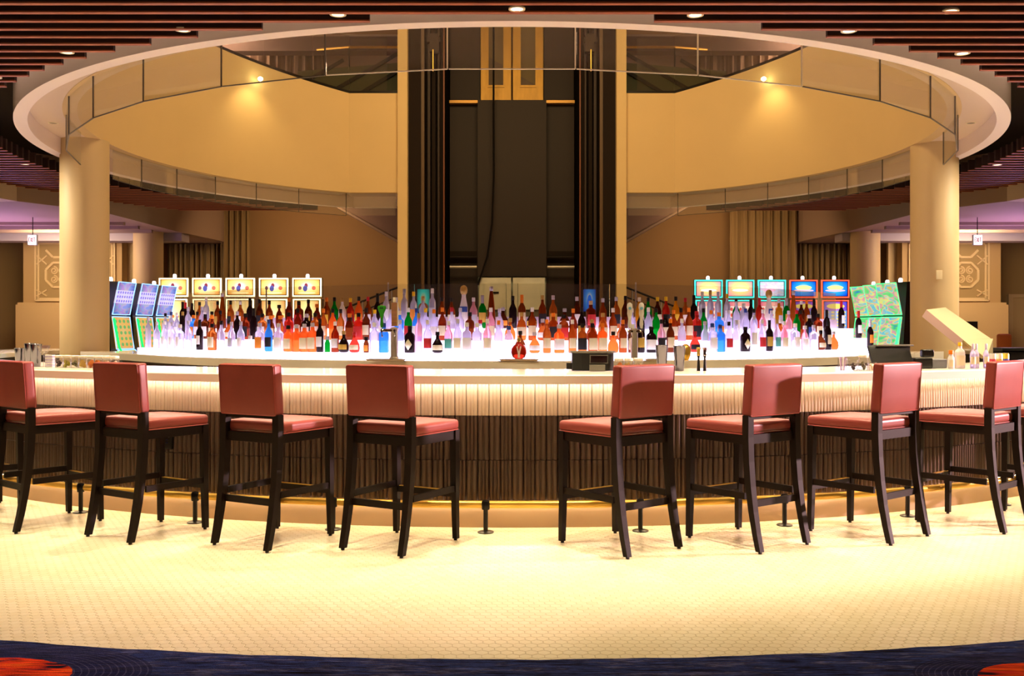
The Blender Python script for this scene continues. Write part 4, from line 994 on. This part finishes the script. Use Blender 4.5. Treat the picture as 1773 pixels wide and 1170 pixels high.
def jar(x, y, kind, label, h=.095, r=.036, top=True):
    t = thing('garnish_jar', label, 'jar', (x, y, TOP)); col, nm = FR[kind]; m_ = mat(nm.replace(' ', '_'), col, .4)
    rg = random.Random(int(abs(x) * 1000) + len(kind))
    n = 9
    for i in range(n):
        a = rg.uniform(0, 2 * pi); q = rg.uniform(0, r * .55); z = .014 + (h * .55) * i / n
        if kind in ('lime', 'lemon', 'orange'):
            ax = rg.uniform(0, pi); b = MB().lathe([(.002, -.004), (r * .5, -.003), (r * .5, .003), (.002, .004)], 10)
            b.v = [(q * cos(a) + vx * cos(ax), q * sin(a) + vx * sin(ax) * .4 + vy * .3, z + vy * .9 + vz * .4) for vx, vy, vz in b.v]
            put('slice', b, m_, t, smooth=True)
        else:
            put('fruit', MB().lathe([(.002, -.010), (.009, -.006), (.011, 0), (.009, .006), (.002, .010)], 8, (q * cos(a), q * sin(a), z)), m_, t, smooth=True)
    put('glass', MB().lathe([(r * .95, 0), (r, .004), (r, h), (r * .97, h + .004)], 18, cap=False), wineg, t, smooth=True)
    put('base_disc', MB().lathe([(r * .9, 0), (r * .95, .004)], 16), wineg, t)
    if top: put('lid', MB().lathe([(r * .98, h + .004), (r * 1.02, h + .008), (r * 1.02, h + .020), (r * .9, h + .024)], 18), mat('jar_lid', 'f4ead6', .35), t, smooth=True)
    return t
ks = ['olive', 'lime', 'olives', 'lemon', 'orange', 'orange', 'onion', 'salt']
lbl = ['jar of dark cherries at the left end of the garnish row', 'jar of pale lime slices, second in the left garnish row', 'jar of green olives, third in the left garnish row', 'jar of lemon wedges, fourth in the left garnish row',
       'jar of orange slices, middle of the left garnish row', 'second jar of orange slices, right of the middle of the left row', 'jar of pale onions near the right end of the left garnish row', 'glowing white salt jar at the right end of the left garnish row']
for i, kd in enumerate(ks): jar(-3.56 + i * .0738, 7.72 - i * .028, kd, lbl[i], h=.072, r=.032)
def stack_box(x, y, label, w=.035, h=.10, cols=('f4ecec', 'c8b8d8'), lay=9):
    t = thing('napkin_stack', label, 'napkins', (x, y, TOP))
    for i in range(lay): put('napkin', MB().box(-w, w, -w, w, h * i / lay + .0003, h * (i + .8) / lay), mat('napkin_white' if i % 2 == 0 else 'napkin_shade', cols[i % 2], .8), t)
stack_box(-3.655, 7.77, 'stack of white napkins left of the left garnish row', .028)
# centre: register, jars, shakers, pourers
blk = mat('register_plastic', '100d0b', .35); blk2 = mat('register_grey', '6a645a', .5)
pos1 = thing('cash_register', 'dark curved point-of-sale terminal on the counter between the two centre stools', 'register', (.585, 7.12, TOP))
put('housing', MB().sweep([(0, 0), (1, 0), (1, 1), (0, 1)], []) if False else MB().prism([(-.15, -.03), (-.08, -.05), (0, -.055), (.10, -.05), (.15, -.02), (.15, .09), (-.15, .09)], 0.002, .128), blk, pos1)
put('top_shell', MB().prism([(-.16, -.035), (-.08, -.058), (0, -.063), (.10, -.058), (.165, -.025), (.165, .10), (-.16, .10)], .128, .142), blk2, pos1)
put('display', MB().box(-.02, .10, -.066, -.056, .060, .108), mat('display_black', '140608', .2), pos1)
put('display_frame', MB().box(-.026, .106, -.062, -.052, .052, .116), blk2, pos1)
put('card_reader', MB().box(-.03, .08, -.12, -.064, .002, .045), blk2, pos1); put('cable_plug', MB().box(-.19, -.15, 0, .04, .01, .055), blackm, pos1)
for i, (x, y, kd, lb_) in enumerate(((.765, 7.02, 'orange', 'jar of orange slices right of the curved register'), (.835, 7.02, 'lemon', 'jar of lemon pieces, second right of the curved register'), (.905, 7.04, 'onion', 'short jar of pale garnish behind the pink-backed centre stool'))):
    jar(x, y, kd, lb_, h=.07, r=.033)
shaker(1.075, 7.05, .185, .044, 'bright steel shaker tin just left above the pink-backed centre stool')
shaker(1.205, 7.07, .180, .042, 'bright steel shaker tin just right of the pink-backed centre stool')
for i, x in enumerate((1.345, 1.39)):
    p = thing('bar_tool', '%s slim black-handled bar tool standing right of the steel tins' % ('left' if i == 0 else 'right'), 'bar tool', (x, 7.08, TOP))
    put('shaft', MB().lathe([(.013, 0), (.010, .05), (.007, .09), (.012, .11)], 12), blackm, p, smooth=True)
    put('head', MB().lathe([(.012, .11), (.014, .122), (.011, .13), (.016, .165), (.014, .168)], 12), chrome if i else brass, p, smooth=True)
# right: garnish rack, tilted register, bitters, small bottles, cans
pc = thing('straw_holder', 'clear straw holder with pale straws at the left of the right garnish row', 'straws', (2.39, 7.10, TOP))
put('cup', MB().lathe([(.030, 0), (.032, .005), (.034, .085), (.034, .09)], 16, cap=False), wineg, pc, smooth=True)
for i in range(7): put('straw', MB().tube([(.012 * cos(i * .9), .012 * sin(i * .9), .002), (.022 * cos(i * .9), .022 * sin(i * .9), .098)], .003, 6), mat('straw_paper' if i % 2 else 'straw_violet', 'f4e8ee' if i % 2 else 'b890c8', .6), pc)
jar(2.475, 7.12, 'olive', 'tall jar of dark cherries beside the straws on the right', h=.075, r=.033, top=False)
jar(2.555, 7.14, 'olives', 'jar of green olives in the right garnish row', h=.09, r=.036)
jar(2.63, 7.16, 'onion', 'small jar of pale onions at the right end of the right row', h=.055, r=.028, top=False)
pos2 = thing('tilted_register', 'black tilted touchscreen register behind the third stool right of centre', 'register', (2.93, 7.50, TOP + .001))
def slab(b, cx, cy, cz, hx, hy, hz, rx, rzz=0):
    from mathutils import Euler, Vector
    M = Euler((rx, 0, rzz)).to_matrix(); m0 = MB().rbox(hx, hy, hz, min(hx, hy, hz) * .4)
    return b.add([tuple(M @ Vector(v) + Vector((cx, cy, cz))) for v in m0.v], m0.f)
put('screen_back', slab(MB(), -.04, 0, .095, .165, .012, .085, radians(-28), .12), blk, pos2, smooth=True)
put('hood', slab(MB(), .0, .05, .175, .15, .035, .006, 0, .12), blk2, pos2, smooth=True)
put('stand', MB().bar((-.02, .02, 0), (-.02, .03, .1), .08, .05).box(-.12, .1, -.08, .1, .001, .012), blackm, pos2)
put('printer', MB().rbox(.07, .06, .04, .01, (.20, .02, .041)), blk, pos2, smooth=True); put('scanner', MB().rbox(.045, .03, .03, .012, (.24, .0, .115)), blackm, pos2, smooth=True)
tr = thing('mat_tray', 'translucent grey tray right of the tilted register', 'tray', (3.28, 7.60, TOP)); put('tray', MB().rbox(.07, .05, .035, .01, (0, 0, .036)), mat('smoky_plastic', '8a8a94', .3, trans=.3), tr, smooth=True)
def small_bottle(x, y, code, label, sc, nm='bottle', cat='bottle'):
    me, mc, ml = meshes(code); o = ob(nm, me, None, (x, y, TOP), rnd.uniform(-.2, .2)); o.scale = (sc, sc, sc); tag(o, label, cat); ob('cap', mc, o)
    if ml: ob('label', ml, o)
    return o
small_bottle(3.34, 7.47, 'mwoc', 'tiny bitters bottle with orange cap and paper label on the right counter', .95, 'bitters_bottle')
small_bottle(3.43, 7.52, 'xwyc', 'bitters bottle with yellow cap and oversize cream label on the right counter', .80, 'bitters_bottle')
small_bottle(3.52, 7.5, 'wcnc', 'leftmost of three small clear bottles with silver tops on the right counter', .58)
small_bottle(3.575, 7.56, 'wcnc', 'middle of three small clear bottles with silver tops on the right counter', .58)
small_bottle(3.64, 7.54, 'wcnc', 'rightmost of three small clear bottles with silver tops on the right counter', .58)
for i, (x, y, c1, c2, nm) in enumerate(((3.72, 7.60, 'e8e0d0', 'c8404c', 'white and red'), (3.785, 7.63, 'e8dcc8', 'd8b050', 'white and gold'), (3.85, 7.66, 'd8c048', '4a50a8', 'yellow and blue'))):
    cn = thing('drink_can', '%s slim drink can on the right counter' % nm, 'can', (x, y, TOP))
    put('body', MB().lathe([(.021, 0), (.026, .006), (.026, .105), (.022, .113)], 16), mat('can_body_%s' % nm.replace(' ', '_'), c1, .3, metal=.3), cn, smooth=True)
    put('band', MB().lathe([(.0263, .02), (.0263, .07)], 16, cap=False), mat('can_band_%s' % nm.replace(' ', '_'), c2, .3), cn, smooth=True); put('lid', MB().lathe([(.022, .113), (.021, .115)], 16), chrome, cn)
# raised counter flap on the right
fl_ = thing('counter_flap', 'raised hinged section of white counter tilted up at the right end', 'counter flap', (4.83, 10, 1.0625))
def rel(p): return (p[0] - 4.83, p[1] - 10, p[2] - 1.0625)
A_, B_, C_, E_ = (4.22, 10, 1.562), (4.81, 10.9, 1.606), (5.315, 10.9, 1.26), (4.594, 10, 1.256)
lowp = lambda p, d=.072: (p[0] - .045, p[1], p[2] - d)
put('slab', MB().hexa([rel(lowp(A_)), rel(lowp(E_)), rel(lowp(C_)), rel(lowp(B_)), rel(A_), rel(E_), rel(C_), rel(B_)]), mat('flap_quartz', 'e6d2ac', .4), fl_)
put('front_edge', MB().hexa([tuple(v + (0, -.002, 0)[i] for i, v in enumerate(rel(q))) for q in (lowp(A_, .070), lowp(E_, .070))] + [rel(lowp(E_, .070)), rel(lowp(A_, .070))] + [tuple(v + (0, -.002, 0)[i] for i, v in enumerate(rel(q))) for q in (A_, E_)] + [rel(E_), rel(A_)]), mat('flap_edge', 'd8b4b4', .5), fl_)
put('support', MB().hexa([rel((4.83, 10, 1.063)), rel((5.315, 10.85, 1.063)), rel((5.315, 10.9, 1.063)), rel((4.80, 10.05, 1.063)), rel(E_), rel((5.315, 10.85, 1.26)), rel((5.315, 10.9, 1.258)), rel((4.594, 10.05, 1.256))]), MATS['flap_quartz'], fl_)
put('hinge', MB().tube([rel((4.70, 10.02, 1.16)), rel((5.25, 10.86, 1.16))], .012, 8), steel, fl_)
ck = thing('black_bin', 'black upright bin behind the raised counter flap', 'bin', (6.05, 11.9, 0)); put('body', MB().rbox(.18, .15, .55, .02, (0, 0, .55)), blackm, ck, smooth=True); put('lid', MB().rbox(.19, .16, .02, .01, (0, 0, 1.12)), blk, ck, smooth=True)
# ---------------------------------------------------------------- taps, trays, decanter
def tower_tap(x, y, label, handles, tall=.20, z=1.0635):
    t = thing('beer_tap', label, 'beer tap', (x, y, z), 0)
    put('column', MB().lathe([(.048, 0), (.048, .01), (.038, .018), (.035, .03), (.035, tall), (.038, tall + .01), (.038, tall + .03), (.02, tall + .04)], 20), steel, t, smooth=True)
    put('crossbar', MB().tube([(min(h_[0] for h_ in handles) - .015, -.02, tall + .01), (max(h_[0] for h_ in handles) + .015, -.02, tall + .01)], .015, 10), chrome, t, smooth=True)
    for hx, kind in handles:
        put('faucet', MB().tube([(hx, -.02, tall + .02), (hx, -.09, tall + .01), (hx + .01, -.11, tall - .05)], .010, 8), chrome, t, smooth=True)
        if kind == 'green':
            h = put('handle', MB().lathe([(.010, 0), (.016, .03), (.013, .08), (.020, .13), (.035, .165), (.042, .19), (.036, .205), (.01, .21)], 14, (hx, -.06, tall + .035), sy=.5), mat('tap_green', '2f9a1e', .35), t, smooth=True)
            put('flame_emblem', MB().prism_y([(hx - .02, tall + .21), (hx + .02, tall + .21), (hx + .008, tall + .235), (hx, tall + .22), (hx - .01, tall + .235)][::-1], -.082, -.078), mat('tap_dark_green', '0a4a1c', .4), h)
            put('red_spot', MB().lathe([(.002, -.004), (.008, 0), (.002, .004)], 8, (hx - .012, -.074, tall + .13)), mat('tap_red', 'c8242c', .4), h)
        elif kind == 'wood':
            h = put('handle', MB().prism([(hx - .026, -.085), (hx + .026, -.085), (hx + .030, -.04), (hx - .022, -.04)], tall + .05, tall + .27), mat('tap_wood', '9a6a48', .5, noise=(30, .4, (.2, .2, 3))), t)
            put('side_face', MB().box(hx + .0265, hx + .034, -.083, -.042, tall + .05, tall + .27), mat('tap_cream', 'f0e6c8', .5), h)
            put('knob', MB().lathe([(.012, tall + .27), (.018, tall + .275), (.018, tall + .315), (.014, tall + .32)], 12, (hx, -.062, 0)), mat('tap_cream', 'f0e6c8', .5), h, smooth=True)
        else:
            h = put('handle', MB().lathe([(.010, 0), (.018, .04), (.014, .09), (.024, .14), (.022, .175), (.027, .20), (.024, .23), (.008, .245)], 14, (hx, -.06, tall + .035), sy=.6), mat('tap_white', 'efe8dc', .35), t, smooth=True)
            put('badge', MB().lathe([(.014, -.002), (.014, .002)], 14, (0, 0, 0)), mat('tap_badge', '7ac0d8', .4), h)
            bq = h.children[0]; bq.rotation_euler = (pi / 2, 0, 0); bq.location = (hx, -.079, tall + .225)
    return t
tower_tap(-1.115, 9.30, 'steel beer tap with one green flared handle and one wooden handle', ((-.11, 'green'), (.01, 'wood')), .26, 1.0822)
tower_tap(1.155, 9.28, 'steel beer tap with two white shaped handles right of centre', ((-.05, 'white'), (.06, 'white')), .27)
traym = mat('tray_steel', 'a08e88', .35, metal=.6)
for nm, x, y, w, lab in (('drip_tray', -1.20, 9.395, .19, 'flat steel drip tray under the tap with the green handle'), ('drip_tray', .065, 9.36, .19, 'flat steel tray under the red decanter'), ('drip_tray', 1.36, 9.44, .09, 'short steel drip tray right of the white-handled tap')):
    t = thing(nm, lab, 'tray', (x, y, 1.063)); put('pan', MB().hexa([(-w + .02, -.10, 0), (w - .02, -.10, 0), (w - .02, .03, 0), (-w + .02, .03, 0), (-w, -.11, .016), (w, -.11, .016), (w, .04, .016), (-w, .04, .016)]), traym, t)
    for i in range(5): put('slot_bar', MB().box(-w + .03, w - .03, -.095 + i * .022, -.085 + i * .022, .0162, .0185), steel, t)
dc = thing('decanter', 'large round red glass decanter with white crest standing on the centre tray', 'decanter', (.065, 9.345, 1.0815))
put('body', MB().lathe([(.035, 0), (.06, .015), (.075, .055), (.070, .095), (.045, .13), (.018, .145), (.014, .16)], 20, sy=.5), mat('decanter_red', 'c8301a', .08, trans=.6, ior=1.3), dc, smooth=True)
put('crest', MB().prism_y([(-.012, .01), (.012, .01), (.010, .05), (.024, .115), (.012, .12), (0, .07), (-.012, .12), (-.024, .115), (-.010, .05)], -.042, -.036), mat('crest_white', 'f0e2dc', .4), dc)
put('stopper', MB().lathe([(.012, .16), (.02, .17), (.02, .19), (.006, .205)], 12), brass, dc, smooth=True)
br = thing('gold_ball_shaker', 'round gold shaker on the back counter right of the steel tins', 'shaker', (1.67, 9.43, 1.063))
put('ball', MB().lathe([(.018, 0), (.03, .012), (.045, .05), (.05, .085), (.045, .12), (.025, .15), (.01, .158)], 18), brass, br, smooth=True); put('foot', MB().lathe([(.03, 0), (.02, .012)], 14), brass, br)

# ---------------------------------------------------------------- downlights
lensm = emitter('downlight_glow', 'fff0c8', 3.0)
trimm = mat('downlight_trim', 'e8dcc0', .4)
n = 0
DL = [(6.9, .3 + 11.1 * k, 3.70) for k in range(-8, 9)] + [(7.57, 25.2, 3.70), (7.6, -52, 3.70), (7.6, 52, 3.70), (6.05, -75, 3.988), (6.05, 75, 3.988), (6.05, 48, 3.988)]
for r, a, z in DL:
    n += 1; x, y = pol(r, radians(a)); side = 'left' if a < 0 else 'right'
    where = 'among the ceiling slats' if z < 3.8 else 'in the pale soffit inside the ring'
    if r == 6.9:
        k = n - 9
        lab_ = 'round downlight among the slats, %s' % ('straight above the centre of the bar' if k == 0 else '%s %s of the centre one, near the ring' % (ORD[abs(k) - 1], side))
    elif r > 7: lab_ = 'round downlight among the slats farther out, %s' % ('above the fourth stool right of centre' if a == 25.2 else 'behind the %s column' % side)
    else: lab_ = 'unlit round downlight in the pale soffit inside the ring, %s' % ('far left' if a == -75 else 'far right' if a == 75 else 'right of centre')
    d = thing('downlight', lab_, 'ceiling light', (x, y, z))
    put('lens', MB().lathe([(.046, .0), (.046, .004)], 20), lensm if z < 3.8 else mat('unlit_lens', '9a8878', .4), d)
    put('trim', MB().lathe([(.047, .006), (.047, -.004), (.062, -.004), (.062, .006)], 24, cap=False), trimm, d, smooth=True)
for s in (-1, 1):
    w = thing('spot_lamp', 'small bright lamp on the cream parapet at upper %s' % ('left' if s < 0 else 'right'), 'spotlight', (s * 4.46, 17.40, 5.80))
    put('bulb', MB().lathe([(.005, -.045), (.04, -.02), (.045, .01), (.02, .03)], 14), emitter('spot_bulb', 'fff0b0', 30), w, smooth=True)
    put('bracket', MB().bar((0, 0, .01), (s * .06, .075, .03), .02, .02), blackm, w)
